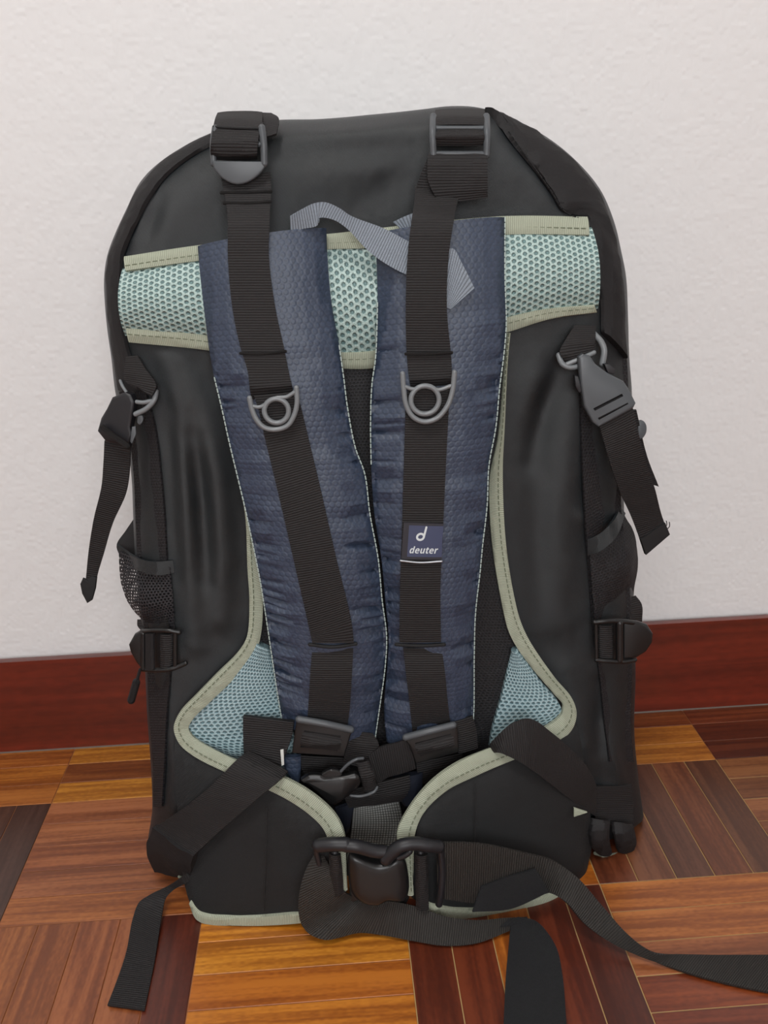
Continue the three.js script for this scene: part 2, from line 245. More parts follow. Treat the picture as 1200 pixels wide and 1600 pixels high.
{
  const closed = []; for (const p of outL) closed.push(p.clone());
  const e0 = outL[outL.length - 1], e1 = outL[0]; for (let i = 1; i < 60; i++) closed.push(V(lerp(e0.x, e1.x, i / 60), 0.0045, 0));
  const loop = new THREE.CatmullRomCurve3(closed, true, 'centripetal'), N = 460, ring = []; loop.arcLengthDivisions = 3000; for (let i = 0; i < N; i++) ring.push(loop.getPointAt(i / N));
  const rows = [], back = [[-0.19, 0.93], [-0.188, 0.955], [-0.18, 0.98], [-0.165, 0.995], [-0.13, 1.0], [-0.09, 1.0], [-0.065, 1.0]], cxm = 0.0;
  const floorY = (c) => -c * Math.tan(LEAN) + 0.0006;
  const skel = (p) => V(cxm, clamp(p.y, 0.13, 0.5), 0);
  rows.push(ring.map((p) => V(cxm + (p.x - cxm) * 0.05, 0.33 + (p.y - 0.33) * 0.05, -0.19)));
  for (const [c, s] of back) rows.push(ring.map((p) => { const k = skel(p), q = V(lerp(k.x, p.x, s), lerp(k.y, p.y, s), c); return q; }));
  const K = 58; for (let i = 0; i <= K; i++) { const u = i / K, t = 1 - (0.30 * u + 0.70 * u * u) * 0.995; rows.push(ring.map((p) => { const k = skel(p), q = V(lerp(k.x, p.x, t), lerp(k.y, p.y, t), 0); q.z = bodyOff(q.x, q.y); return q; })); }
  const pos = [], uv = [], idx = [];
  rows.forEach((r) => r.forEach((p) => { p.y = Math.max(p.y, floorY(p.z)); pos.push(p.x, p.y, p.z); uv.push(p.x + (p.z < -0.06 ? p.z : 0), p.y); }));
  for (let j = 0; j < rows.length - 1; j++) for (let i = 0; i < N; i++) { const a = j * N + i, b = j * N + (i + 1) % N, c = a + N, d = b + N; idx.push(a, c, b, b, c, d); }
  const geo = new THREE.BufferGeometry(); geo.setAttribute('position', new THREE.Float32BufferAttribute(pos, 3)); geo.setAttribute('uv', new THREE.Float32BufferAttribute(uv, 2)); geo.setIndex(idx); geo.computeVertexNormals();
  add('body', geo, M.nylon, pack, 'dark grey nylon body with soft vertical folds');
}

// ---- makers for cloth, webbing and plastic
const curveOf = (pts) => pts.length < 2 ? null : new THREE.CatmullRomCurve3(pts.length === 2 ? [pts[0], pts[0].clone().lerp(pts[1], 0.5), pts[1]] : pts, false, 'centripetal');
function slab(A, B, o = {}) {                                        // a thick sheet between two edges
  const n = o.n || 40, m = o.m || 6, th = o.thick === undefined ? 0.0016 : o.thick, arc = o.arc === undefined ? A.length !== B.length : o.arc;
  const ca = curveOf(A), cb = curveOf(B), at = (c, t) => arc ? c.getPointAt(t) : c.getPoint(t);
  const P = []; let len = 0, wsum = 0; const vl = [];
  for (let i = 0; i <= n; i++) { const a = at(ca, i / n), b = at(cb, i / n), row = []; for (let j = 0; j <= m; j++) row.push(a.clone().lerp(b, j / m)); wsum += a.distanceTo(b); if (i) len += row[m >> 1].distanceTo(P[i - 1][m >> 1]); vl.push(len); P.push(row); }
  const wid = wsum / (n + 1), Nm = []; let nzs = 0;
  for (let i = 0; i <= n; i++) { const row = []; for (let j = 0; j <= m; j++) { const du = P[i][Math.min(m, j + 1)].clone().sub(P[i][Math.max(0, j - 1)]), dv = P[Math.min(n, i + 1)][j].clone().sub(P[Math.max(0, i - 1)][j]); const k = du.cross(dv); if (k.lengthSq() < 1e-16) k.set(0, 0, 1); k.normalize(); nzs += k.z; row.push(k); } Nm.push(row); }
  const sg = nzs < 0 ? -1 : 1, pos = [], uv = [], idx = [], cols = m + 1, cnt = (n + 1) * cols;
  for (const side of [1, -1]) for (let i = 0; i <= n; i++) for (let j = 0; j <= m; j++) {
    const s = j / m, t = i / n, b = side > 0 && o.bulge ? o.bulge(s, t) : 0, edge = o.round ? 1 - 0.8 * Math.pow(Math.abs(2 * s - 1), o.round) : 1;
    const q = P[i][j].clone().addScaledVector(Nm[i][j], sg * (side * th / 2 * edge + b)); pos.push(q.x, q.y, q.z); uv.push(s * wid, vl[i]);
  }
  const quad = (a, b, c, d) => { if (sg > 0) idx.push(a, b, c, b, d, c); else idx.push(a, c, b, b, c, d); };
  for (let i = 0; i < n; i++) for (let j = 0; j < m; j++) { const a = i * cols + j; quad(a, a + 1, a + cols, a + cols + 1); const c = cnt + a; quad(c + 1, c, c + cols + 1, c + cols); }
  for (let i = 0; i < n; i++) { const a = i * cols, b = cnt + a; quad(b, a, b + cols, a + cols); const c = i * cols + m, d = cnt + c; quad(c, d, c + cols, d + cols); }
  for (let j = 0; j < m; j++) { quad(cnt + j, cnt + j + 1, j, j + 1); const a = n * cols + j; quad(a, a + 1, cnt + a, cnt + a + 1); }
  const geo = new THREE.BufferGeometry(); geo.setAttribute('position', new THREE.Float32BufferAttribute(pos, 3)); geo.setAttribute('uv', new THREE.Float32BufferAttribute(uv, 2)); geo.setIndex(idx);
  return toCreasedNormals(geo, o.crease || 1.0);
}
function tube(pts, r, o = {}) {
  const c = o.straight && pts.length === 2 ? new THREE.LineCurve3(pts[0], pts[1]) : new THREE.CatmullRomCurve3(pts.length === 2 ? [pts[0], pts[0].clone().lerp(pts[1], 0.5), pts[1]] : pts, !!o.closed, 'centripetal');
  const L = c.getLength(), list = [new THREE.TubeGeometry(c, o.seg || Math.max(4, Math.min(120, Math.round(L / 0.0025))), r, o.rad || 8, !!o.closed).toNonIndexed()];
  if (!o.closed) for (const t of [0, 1]) { const s = new THREE.SphereGeometry(r, 8, 6).toNonIndexed(), p = c.getPoint(t); s.translate(p.x, p.y, p.z); list.push(s); }
  return mergeGeometries(list);
}
function plate(px, off, depth, o = {}) {                             // a moulded plastic plate traced from its outline, at its own depth
  const pts = px.map((p) => g(p[0], p[1], off)).map((p) => new THREE.Vector2(p.x, p.y)); const s = new THREE.Shape();
  if (o.smooth) { const c = new THREE.SplineCurve([...pts, pts[0]]); s.setFromPoints(c.getPoints(pts.length * 5)); } else s.setFromPoints(pts);
  for (const h of o.holes || []) { const q = h.map((p) => g(p[0], p[1], off)).map((p) => new THREE.Vector2(p.x, p.y)); s.holes.push(new THREE.Path(q)); }
  const b = o.bevel === undefined ? 0.0008 : o.bevel, geo = new THREE.ExtrudeGeometry(s, { depth: Math.max(0.0002, depth - 2 * b), bevelEnabled: true, bevelThickness: b, bevelSize: b * 0.9, bevelOffset: -b * 0.9, bevelSegments: o.bseg || 3, curveSegments: 10 });
  geo.translate(0, 0, off - depth + b);
  if (o.tilt) { geo.computeBoundingBox(); const c = geo.boundingBox.getCenter(V(0, 0, 0)); geo.translate(-c.x, -c.y, -c.z); geo.rotateX(o.tilt[0]); geo.rotateY(o.tilt[1]); geo.translate(c.x, c.y, c.z); }
  return toCreasedNormals(geo, 0.7);
}
function dome(px, off, depth, o = {}) {                               // a cushion-shaped moulded part: traced outline, rounded front
  const c2 = new THREE.CatmullRomCurve3(px.map((p) => g(p[0], p[1], off)), true, 'centripetal'), N = o.n || 64, R = []; for (let i = 0; i < N; i++) R.push(c2.getPointAt(i / N));
  const cen = R.reduce((a, p) => a.add(p), V(0, 0, 0)).multiplyScalar(1 / N), rows = [[1, -depth], [1.0, -depth * 0.5]], pw = o.pow || 3;
  for (let i = 0; i <= 14; i++) { const t = 1 - i / 14; rows.push([t, (o.rise || depth * 0.4) * (1 - t ** pw) - depth * 0.35 * t ** 12]); }
  const pos = [], uv = [], idx = []; for (const [k, z] of rows) for (const p of R) { const q = cen.clone().lerp(p, Math.max(k, 0.002)); pos.push(q.x, q.y, q.z + z); uv.push(q.x, q.y); }
  for (let j = 0; j < rows.length - 1; j++) for (let i = 0; i < N; i++) { const a = j * N + i, b = j * N + (i + 1) % N; idx.push(a, b, a + N, b, b + N, a + N); }
  const geo = new THREE.BufferGeometry(); geo.setAttribute('position', new THREE.Float32BufferAttribute(pos, 3)); geo.setAttribute('uv', new THREE.Float32BufferAttribute(uv, 2)); geo.setIndex(idx);
  let ar = 0; for (let i = 0; i < N; i++) { const p = R[i], q = R[(i + 1) % N]; ar += p.x * q.y - q.x * p.y; } if (ar < 0) { for (let i = 0; i < idx.length; i += 3) { const t = idx[i]; idx[i] = idx[i + 1]; idx[i + 1] = t; } geo.setIndex(idx); }
  geo.computeVertexNormals(); return geo.toNonIndexed();
}
function stitches(pts, len, gap, r, lift) {
  const c = curveOf(pts), L = c.getLength(), n = Math.max(1, Math.floor(L / (len + gap))), list = [];
  for (let i = 0; i < n; i++) { const a = c.getPointAt(i / n), b = c.getPointAt(Math.min(1, (i + len / (len + gap)) / n)), d = b.clone().sub(a), s = new THREE.CapsuleGeometry(r, d.length(), 1, 5).toNonIndexed(); s.applyQuaternion(new THREE.Quaternion().setFromUnitVectors(V(0, 1, 0), d.clone().normalize())); const m = a.add(b).multiplyScalar(0.5); s.translate(m.x, m.y, m.z + (lift || 0)); list.push(s); }
  return mergeGeometries(list);
}
const stuff = (o) => { o.userData.kind = 'stuff'; return o; };
const puff = (h, p = 3) => (s) => h * (1 - Math.pow(Math.abs(2 * s - 1), p));

// ---- outer side fabric, lid edge and mesh side panels
{
  const lidR = add('lid_edge', slab(Ss([[757, 172], [790, 185], [826, 201], [862, 225], [903, 262], [934, 302], [953, 350], [964, 395], [971, 440], [974, 500], [976, 560]], 0.0015), Ss([[788, 200], [803, 222], [822, 246], [845, 275], [866, 305], [880, 328], [912, 336], [925, 372], [934, 420], [941, 470], [942, 520]], 0.004), { n: 70, m: 14, thick: 0.004, bulge: (s, t) => 0.004 * (1 - Math.abs(2 * s - 1) ** 3) + 0.0016 * noise2(s * 3 + 2, t * 26) }), M.outer, pack, 'black outer fabric edge of the lid on the right');
  stuff(add('seam_stitching', stitches(Ss([[795, 205], [830, 255], [862, 300], [882, 330], [918, 345]], 0.008), 0.003, 0.0015, 0.0005), M.threadBlack, lidR));
  add('lid_edge', slab(Ss([[330, 212], [288, 232], [247, 261], [222, 289], [201, 330], [185, 366], [172, 400], [168, 433], [169, 473], [173, 515], [179, 557], [186, 610]], 0.0012), Ss([[335, 222], [296, 244], [259, 274], [236, 304], [214, 344], [200, 375], [190, 404], [188, 436], [188, 475], [193, 517], [203, 557], [222, 610]], 0.003), { n: 60, m: 8, thick: 0.003, bulge: (s, t) => 0.002 * (1 - Math.abs(2 * s - 1) ** 3) + 0.001 * noise2(s * 3, t * 22 + 5) }), M.outer, pack, 'black outer fabric edge of the lid on the left');
  add('side_panel', slab(Ss([[187, 612], [201, 668], [210, 740], [213, 810], [217, 890], [225, 970], [231, 1040], [234, 1107], [240, 1190], [241, 1260]], 0.001), Ss([[225, 600], [243, 668], [252, 740], [258, 810], [262, 890], [266, 970], [268, 1040], [262, 1107], [258, 1190], [254, 1260]], 0.002), { n: 70, m: 8, thick: 0.002 }), M.mesh, pack, 'black mesh panel on the left side');
  add('side_panel', slab(Ss([[900, 540], [905, 600], [908, 690], [914, 812], [920, 900], [928, 1000], [938, 1070], [944, 1130], [952, 1190]], 0.002), Ss([[977, 540], [980, 600], [978, 690], [969, 780], [977, 860], [984, 940], [986, 1044], [984, 1127], [989, 1190]], 0.001), { n: 70, m: 8, thick: 0.002 }), M.mesh, pack, 'black mesh panel on the right side');
}
// ---- pale mesh band across the shoulders with its bindings
{
  const mTop = [[194, 420], [309, 400], [420, 388], [514, 378], [560, 374], [680, 362], [795, 354], [922, 356]], mBot = [[198, 524], [323, 535], [430, 553], [530, 562], [587, 560], [690, 537], [795, 504], [932, 482]];
  const band = add('mesh_band', slab(Ss(mTop, 0.003), Ss(mBot, 0.003), { n: 110, m: 26, thick: 0.008, bulge: (s, t) => 0.0135 * (1 - Math.abs(2 * s - 1) ** 2) + 0.0008 * noise2(t * 30, s * 4) }), M.spacer, pack, 'pale green padded mesh band');
  const b1 = [[195, 402], [309, 384], [420, 372], [514, 366], [560, 361], [680, 347], [795, 338], [917, 340]], b2 = [[197, 424], [311, 408], [420, 398], [514, 390], [574, 388], [680, 376], [795, 367], [920, 368]];
  add('binding', slab(Ss(b1, 0.008), Ss(b2, 0.0105), { n: 80, m: 6, thick: 0.003, bulge: puff(0.0012) }), M.bind, band, 'grey-green ribbon binding');
  const b3 = [[198, 512], [323, 523], [430, 542], [530, 550], [587, 547], [690, 523], [797, 494], [855, 482], [929, 477]], b4 = [[202, 534], [327, 547], [430, 566], [532, 575], [587, 574], [690, 549], [797, 517], [858, 498], [932, 487]];
  add('binding', slab(Ss(b3, 0.0105), Ss(b4, 0.008), { n: 80, m: 6, thick: 0.003, bulge: puff(0.0012) }), M.bind, band, 'grey-green ribbon binding');
  const mid = (p, q, k) => p.map((a, i) => [lerp(a[0], q[i][0], k), lerp(a[1], q[i][1], k)]);
  stuff(add('stitching', mergeGeometries([stitches(Ss(mid(b1, b2, 0.6), 0.0118), 0.0035, 0.002, 0.0005), stitches(Ss(mid(b3, b4, 0.45), 0.0118), 0.0035, 0.002, 0.0005)]), M.threadDark, band));
}
// ---- back pad behind the straps, with pale mesh at its lower corners and a bound edge
{
  const pad = add('back_pad', slab(gs([[350, 545], [372, 680], [390, 790], [400, 880], [402, 950], [396, 1005], [345, 1075], [297, 1135], [330, 1176], [430, 1225], [535, 1300], [540, 1380]], 0.003), gs([[792, 510], [783, 680], [779, 790], [782, 880], [795, 950], [818, 1010], [850, 1060], [880, 1110], [850, 1140], [760, 1190], [640, 1290], [634, 1380]], 0.003), { n: 80, m: 20, thick: 0.006 }), M.mesh, pack, 'black mesh back pad behind the straps');
  const lm = add('mesh_corner', slab(gs([[398, 1000], [372, 1030], [345, 1065], [318, 1098], [297, 1128], [300, 1152], [330, 1172], [370, 1188], [430, 1212]], 0.011), gs([[424, 1012], [432, 1040], [440, 1065], [446, 1090], [452, 1115], [458, 1140], [462, 1165], [464, 1190], [466, 1215]], 0.009), { n: 60, m: 18, thick: 0.006, bulge: (s, t) => 0.004 * (1 - Math.abs(2 * s - 1) ** 3) + 0.0012 * noise2(s * 5, t * 7) }), M.spacerBlue, pad, 'pale blue-green padded mesh at the lower left of the back');
  const rm = add('mesh_corner', slab(gs([[800, 1012], [794, 1040], [788, 1065], [782, 1090], [775, 1115], [768, 1140], [764, 1165]], 0.009), gs([[808, 1012], [828, 1040], [848, 1068], [868, 1090], [876, 1108], [864, 1128], [840, 1145]], 0.011), { n: 50, m: 18, thick: 0.006, bulge: (s, t) => 0.004 * (1 - Math.abs(2 * s - 1) ** 3) + 0.0012 * noise2(s * 5 + 7, t * 7) }), M.spacerBlue, pad, 'pale blue-green padded mesh at the lower right of the back');
  const lo = [[378, 770, 0.007], [384, 812, 0.008], [387, 887, 0.009], [390, 940, 0.010], [386, 994, 0.012], [372, 1019, 0.013], [339, 1052, 0.014], [306, 1086, 0.015], [281, 1113, 0.015], [272, 1136, 0.015], [281, 1161, 0.018], [302, 1180, 0.024], [352, 1205, 0.036], [400, 1224, 0.046], [450, 1248, 0.055], [485, 1272, 0.061], [506, 1294, 0.066], [516, 1318, 0.072], [522, 1350, 0.076], [526, 1392, 0.078]];
  const li = [[388, 770, 0.007], [400, 812, 0.008], [408, 874, 0.009], [411, 940, 0.010], [408, 990, 0.012], [400, 1016, 0.013], [364, 1061, 0.014], [328, 1096, 0.015], [302, 1122, 0.015], [295, 1137, 0.015], [304, 1152, 0.018], [330, 1168, 0.024], [372, 1188, 0.036], [418, 1203, 0.046], [468, 1226, 0.055], [505, 1252, 0.061], [527, 1276, 0.066], [538, 1302, 0.072], [541, 1345, 0.076], [543, 1388, 0.078]];
  add('edge_binding', slab(gs(lo), gs(li), { n: 130, m: 6, thick: 0.0045, bulge: puff(0.0018), arc: false }), M.bind, pad, 'grey-green ribbon edging on the left of the back and belt');
  const ro = [[797, 520, 0.008], [793, 562, 0.008], [788, 666, 0.008], [785, 728, 0.008], [787, 812, 0.009], [793, 874, 0.009], [804, 937, 0.010], [813, 970, 0.011], [828, 1002, 0.012], [868, 1060, 0.014], [893, 1090, 0.015], [900, 1113, 0.015], [894, 1136, 0.016], [877, 1155, 0.020], [846, 1172, 0.030], [804, 1186, 0.040], [743, 1211, 0.052], [697, 1234, 0.058], [662, 1268, 0.064], [648, 1302, 0.070], [646, 1345, 0.075], [646, 1396, 0.078]];
  const ri = [[791, 520, 0.008], [788, 562, 0.008], [778, 680, 0.008], [765, 745, 0.008], [765, 806, 0.009], [772, 874, 0.009], [783, 937, 0.010], [793, 982, 0.011], [806, 1009, 0.012], [836, 1050, 0.014], [864, 1082, 0.015], [879, 1101, 0.015], [875, 1117, 0.016], [852, 1135, 0.020], [815, 1152, 0.030], [766, 1168, 0.040], [716, 1190, 0.052], [675, 1219, 0.058], [640, 1260, 0.064], [620, 1302, 0.070], [630, 1345, 0.075], [636, 1396, 0.078]];
  add('edge_binding', slab(gs(ro), gs(ri), { n: 140, m: 6, thick: 0.0045, bulge: puff(0.0018), arc: false }), M.bind, pad, 'grey-green ribbon edging on the right of the back and belt');
  const midl = (p, q, k) => p.map((a, i) => g(lerp(a[0], q[i][0], k), lerp(a[1], q[i][1], k), a[2] + 0.0045));
  stuff(add('stitching', mergeGeometries([stitches(midl(lo, li, 0.3), 0.003, 0.002, 0.00045), stitches(midl(ro, ri, 0.3), 0.003, 0.002, 0.00045)]), M.threadDark, pad));
  add('lumbar_patch', slab(gs([[552, 1262], [550, 1285], [546, 1320]], 0.016), gs([[622, 1246], [630, 1285], [626, 1320]], 0.016), { n: 12, m: 10, thick: 0.003 }), M.patch, pad, 'grey woven patch low on the back');
  add('lumbar_cloth', slab(gs([[524, 1262], [534, 1290], [536, 1310]], 0.020), gs([[556, 1250], [550, 1275], [544, 1300]], 0.022), { n: 10, m: 8, thick: 0.003, bulge: puff(0.002) }), M.navyPlain, pad, 'dark navy cloth fold left of the patch');
  add('lumbar_cloth', slab(gs([[614, 1212], [616, 1235], [632, 1258]], 0.026), gs([[660, 1205], [658, 1232], [648, 1250]], 0.026), { n: 10, m: 8, thick: 0.004, bulge: puff(0.003) }), M.navyPlain, pad, 'dark navy cloth fold right of the patch');
  add('lumbar_cloth', slab(gs([[440, 1180], [446, 1200], [458, 1218]], 0.030), gs([[470, 1180], [470, 1200], [468, 1220]], 0.030), { n: 10, m: 8, thick: 0.004, bulge: puff(0.002) }), M.navy, pad, 'navy cloth end below the strap');
}
// ---- shoulder straps
const SL = [[338, 0.014], [420, 0.021], [600, 0.028], [900, 0.031], [1060, 0.026], [1150, 0.020]];
const sl = (y) => table(SL, y);
const wl = (y) => sl(y) + 0.0165;                                     // height of the webbing that runs over the strap
const onStrap = (arr, up = 0) => arr.map((p) => g(p[0], p[1], sl(p[1]) + up));
function shoulderStrap(L, R, seed, label) {
  const cr = [], rr = rng(Math.round(seed * 100)); for (let i = 0; i < 72; i++) { const side = rr() < 0.5 ? -1 : 1; cr.push([0.2 + 0.79 * rr(), side, 0.12 + 0.3 * rr(), (rr() - 0.5) * 0.05, 0.0035 + 0.004 * rr(), 0.0018 + 0.0036 * rr()]); }
  const crease = (s, t) => { let d = 0; for (const [tc, side, reach, slope, w, dep] of cr) { const e = side < 0 ? s : 1 - s; if (e > reach) continue; const k = (t - tc - slope * e) / w; if (Math.abs(k) < 3) d -= dep * Math.exp(-k * k) * smooth(reach, 0.3 * reach, e) * smooth(0, 0.03, e); } return d; };
  const wr = (s, t) => { const e = Math.abs(2 * s - 1), k = noise2(s * 2.2 + seed, t * 34 + seed * 3), k2 = noise2(s * 4 + seed * 2, t * 70); return crease(s, t) + 0.0090 * (1 - e ** 2.1) + (0.0022 * k + 0.0012 * -Math.abs(k2)) * (0.25 + 0.9 * e) * (1 - e ** 8) * smooth(0.06, 0.22, t); };
  return add('shoulder_strap', slab(onStrap(L), onStrap(R), { n: 380, m: 36, thick: 0.011, round: 6, bulge: wr, arc: true, crease: 1.2 }), M.navy, pack, label);
}
const LL = [[309, 385], [313, 430], [320, 490], [327, 545], [335, 590], [347, 640], [358, 690], [370, 740], [382, 790], [395, 850], [407, 910], [415, 960], [424, 1020], [433, 1080], [441, 1128]];
const LR = [[510, 357], [512, 407], [518, 473], [530, 540], [537, 590], [543, 637], [555, 699], [570, 741], [578, 803], [591, 874], [597, 937], [604, 994], [602, 1040], [593, 1107], [586, 1155]];
const RL = [[587, 365], [590, 473], [587, 557], [581, 603], [579, 666], [580, 728], [585, 803], [596, 874], [602, 937], [607, 994], [605, 1040], [600, 1107], [604, 1158]];
const RR = [[789, 340], [789, 432], [791, 507], [787, 557], [781, 603], [775, 666], [764, 728], [761, 791], [754, 853], [750, 895], [743, 958], [741, 1020], [740, 1119], [736, 1155]];
const strapL = shoulderStrap(LL, LR, 1.7, 'navy padded shoulder strap on the left'), strapR = shoulderStrap(RL, RR, 5.3, 'navy padded shoulder strap on the right');
for (const [st, e, up] of [[strapL, LL.slice(4), 0.003], [strapL, LR.slice(3), 0.004], [strapR, RL.slice(1, 6), 0.003], [strapR, RR, 0.003]]) stuff(add('edge_stitching', stitches(onStrap(e, up), 0.0030, 0.0014, 0.0006), M.thread, st, 'pale thread along the strap edge'));

// webbing on the straps
{
  const up = (arr) => arr.map((p) => g(p[0], p[1], p.length > 2 ? p[2] : wl(p[1])));
  add('webbing', slab(up([[345, 276, 0.014], [350, 300, 0.020], [355, 330, 0.030], [356, 355, 0.0355], [356, 400, 0.0375], [363, 480], [375, 540], [387, 580], [391, 612], [396, 628, 0.037]]), up([[423, 270, 0.014], [424, 300, 0.020], [422, 330, 0.030], [421, 355, 0.0355], [420, 400, 0.0375], [430, 480], [443, 540], [451, 580], [457, 606], [460, 622, 0.037]]), { n: 80, m: 6, bulge: puff(0.0006) }), M.web, strapL, 'black webbing above the left ring');
  add('webbing', slab(up([[397, 618, 0.0450], [404, 640, 0.0450], [413, 680, 0.0445], [437, 780], [460, 880], [485, 990], [488, 1004]]), up([[463, 612, 0.0450], [470, 635, 0.0450], [478, 668, 0.0445], [500, 760], [525, 870], [549, 970], [553, 1004]]), { n: 80, m: 6, bulge: puff(0.0006) }), M.web, strapL, 'black webbing below the left ring');
  add('webbing', slab(up([[488, 1012, 0.040], [485, 1050], [482, 1100], [478, 1150, 0.032]]), up([[552, 1012, 0.040], [550, 1050], [547, 1100], [541, 1150, 0.032]]), { n: 40, m: 6, bulge: puff(0.0006) }), M.web, strapL, 'black webbing at the foot of the left strap');
  add('webbing_fold', tube(gs([[346, 301, 0.021], [384, 301, 0.022], [423, 299, 0.021]]), 0.0014), M.web, strapL);
  add('webbing_fold', tube(gs([[350, 317, 0.0265], [384, 318, 0.0275], [422, 315, 0.0265]]), 0.0014), M.web, strapL);
  add('webbing_fold', tube(gs([[376, 552, 0.044], [410, 553, 0.044], [446, 549, 0.044]]), 0.0012), M.web, strapL);
  add('webbing', slab(up([[649, 292, 0.014], [647, 320, 0.026], [643, 345, 0.0400], [637, 400, 0.0430], [634, 480, 0.0445], [636, 560], [640, 596], [643, 612, 0.037]]), up([[722, 292, 0.014], [714, 320, 0.026], [709, 345, 0.0400], [701, 400, 0.0430], [698, 480, 0.0445], [705, 560], [706, 592], [706, 608, 0.037]]), { n: 80, m: 6, bulge: puff(0.0006) }), M.web, strapR, 'black webbing above the right ring');
  add('webbing', slab(up([[638, 605, 0.0450], [634, 628, 0.0450], [633, 660, 0.0445], [630, 760], [628, 830], [625, 920], [624, 1003]]), up([[706, 605, 0.0450], [702, 628, 0.0450], [700, 660, 0.0445], [695, 760], [692, 830], [688, 920], [689, 1003]]), { n: 70, m: 6, bulge: puff(0.0006) }), M.web, strapR, 'black webbing below the right ring');
  add('webbing', slab(up([[630, 1012, 0.040], [634, 1050], [640, 1100], [646, 1160, 0.030]]), up([[690, 1012, 0.040], [695, 1050], [700, 1100], [706, 1150, 0.030]]), { n: 40, m: 6, bulge: puff(0.0006) }), M.web, strapR, 'black webbing at the foot of the right strap');
  add('webbing_fold', tube(gs([[634, 553, 0.046], [670, 553, 0.046], [706, 551, 0.046]]), 0.0012), M.web, strapR);
  add('strap_loop', tube(gs([[484, 1007, 0.043], [520, 1011, 0.0445], [556, 1006, 0.043]]), 0.0016), M.threadBlack, strapL, 'dark stitched bar across the webbing');
  add('strap_loop', tube(gs([[619, 1007, 0.043], [656, 1009, 0.0445], [694, 1007, 0.043]]), 0.0016), M.threadBlack, strapR, 'dark stitched bar across the webbing');
}
// rings
function ring(parent, cx, cy, arms, bar, r, off) {
  const list = []; list.push(tube(gs(arms, off), 0.0021, { rad: 10 })); list.push(tube(gs(bar, off), 0.0016, { rad: 10 }));
  const c = g(cx, cy, off), e = g(cx + r, cy, off), R = Math.abs(e.x - c.x); const t = new THREE.TorusGeometry(R, 0.0021, 10, 40).toNonIndexed(); t.translate(c.x, c.y, c.z); list.push(t);
  add('ring', mergeGeometries(list), M.ring, parent, 'grey plastic ring with a round opening');
}
ring(strapR, 664, 625, [[629, 584], [631, 610], [635, 634], [646, 652], [664, 659], [683, 653], [699, 634], [707, 610], [710, 582]], [[633, 604], [645, 608], [664, 604], [685, 609], [704, 603]], 22, 0.050);
ring(strapL, 432, 642, [[390, 622], [394, 640], [401, 656], [413, 668], [431, 671], [449, 665], [459, 650], [464, 630], [463, 606]], [[393, 634], [406, 636], [430, 622], [448, 620], [461, 612]], 19, 0.050);
// woven label on the right strap
{
  const cv = document.createElement('canvas'); cv.width = 512; cv.height = 440; const x = cv.getContext('2d');
  x.fillStyle = '#23222a'; x.fillRect(0, 0, 512, 440); x.fillStyle = '#39405c'; x.fillRect(70, 30, 442, 380);
  x.strokeStyle = '#ccd2d4'; x.fillStyle = '#ccd2d4'; x.lineCap = 'round'; x.lineWidth = 26;
  x.beginPath(); x.ellipse(225, 165, 44, 36, -0.25, 0, Math.PI * 2); x.stroke();
  x.beginPath(); x.moveTo(292, 48); x.lineTo(268, 168); x.stroke();
  x.font = 'italic bold 112px sans-serif'; x.textAlign = 'center'; x.textBaseline = 'alphabetic'; x.fillText('deuter', 268, 366);
  const t = new THREE.CanvasTexture(cv); t.colorSpace = THREE.SRGBColorSpace;
  const off = wl(845) + 0.002; const A = gs([[631, 816], [629, 845], [627, 873]], off), B = gs([[693, 818], [691, 846], [690, 874]], off);
  const geo = slab(A, B, { n: 12, m: 8, thick: 0.0012, bulge: puff(0.0006) }); const uv = geo.attributes.uv; let mu = 0, mv = 0; for (let i = 0; i < uv.count; i++) { mu = Math.max(mu, uv.getX(i)); mv = Math.max(mv, uv.getY(i)); } for (let i = 0; i < uv.count; i++) uv.setXY(i, uv.getX(i) / mu, 1 - uv.getY(i) / mv);
  const lb = add('woven_label', geo, mat('#ffffff', 0.55, { map: t }), strapR, 'navy woven label with white lettering');
  add('label_trim', tube(gs([[626, 876], [657, 879], [690, 877]], off + 0.0012), 0.0011), M.silver, lb, 'shiny silver lower edge');
}
// grey hauling loop
{
  const A = [[453, 338, 0.030], [470, 328, 0.031], [490, 318, 0.032], [508, 316, 0.032], [530, 325, 0.032], [548, 337, 0.032], [600, 357, 0.034], [645, 380, 0.0375], [690, 395, 0.0395], [707, 388, 0.0400], [722, 412, 0.0405], [741, 450, 0.0405]];
  const B = [[454, 361, 0.026], [475, 357, 0.027], [496, 352, 0.030], [499, 341, 0.031], [520, 343, 0.031], [541, 356, 0.031], [580, 396, 0.034], [628, 426, 0.0375], [668, 440, 0.0395], [690, 470, 0.0405], [697, 480, 0.0408], [704, 483, 0.0408]];
  const loop = add('haul_loop', slab(gs(A), gs(B), { n: 120, m: 8, thick: 0.0016, arc: false }), M.webGrey, pack, 'light grey ribbed ribbon loop between the straps');
  add('ribbon_end', slab(gs([[614, 347, 0.022], [628, 340, 0.024], [645, 333, 0.025]]), gs([[634, 364, 0.022], [642, 368, 0.024], [650, 372, 0.025]]), { n: 10, m: 6, thick: 0.0014 }), M.webGrey, loop, 'grey ribbon end behind the webbing');
}
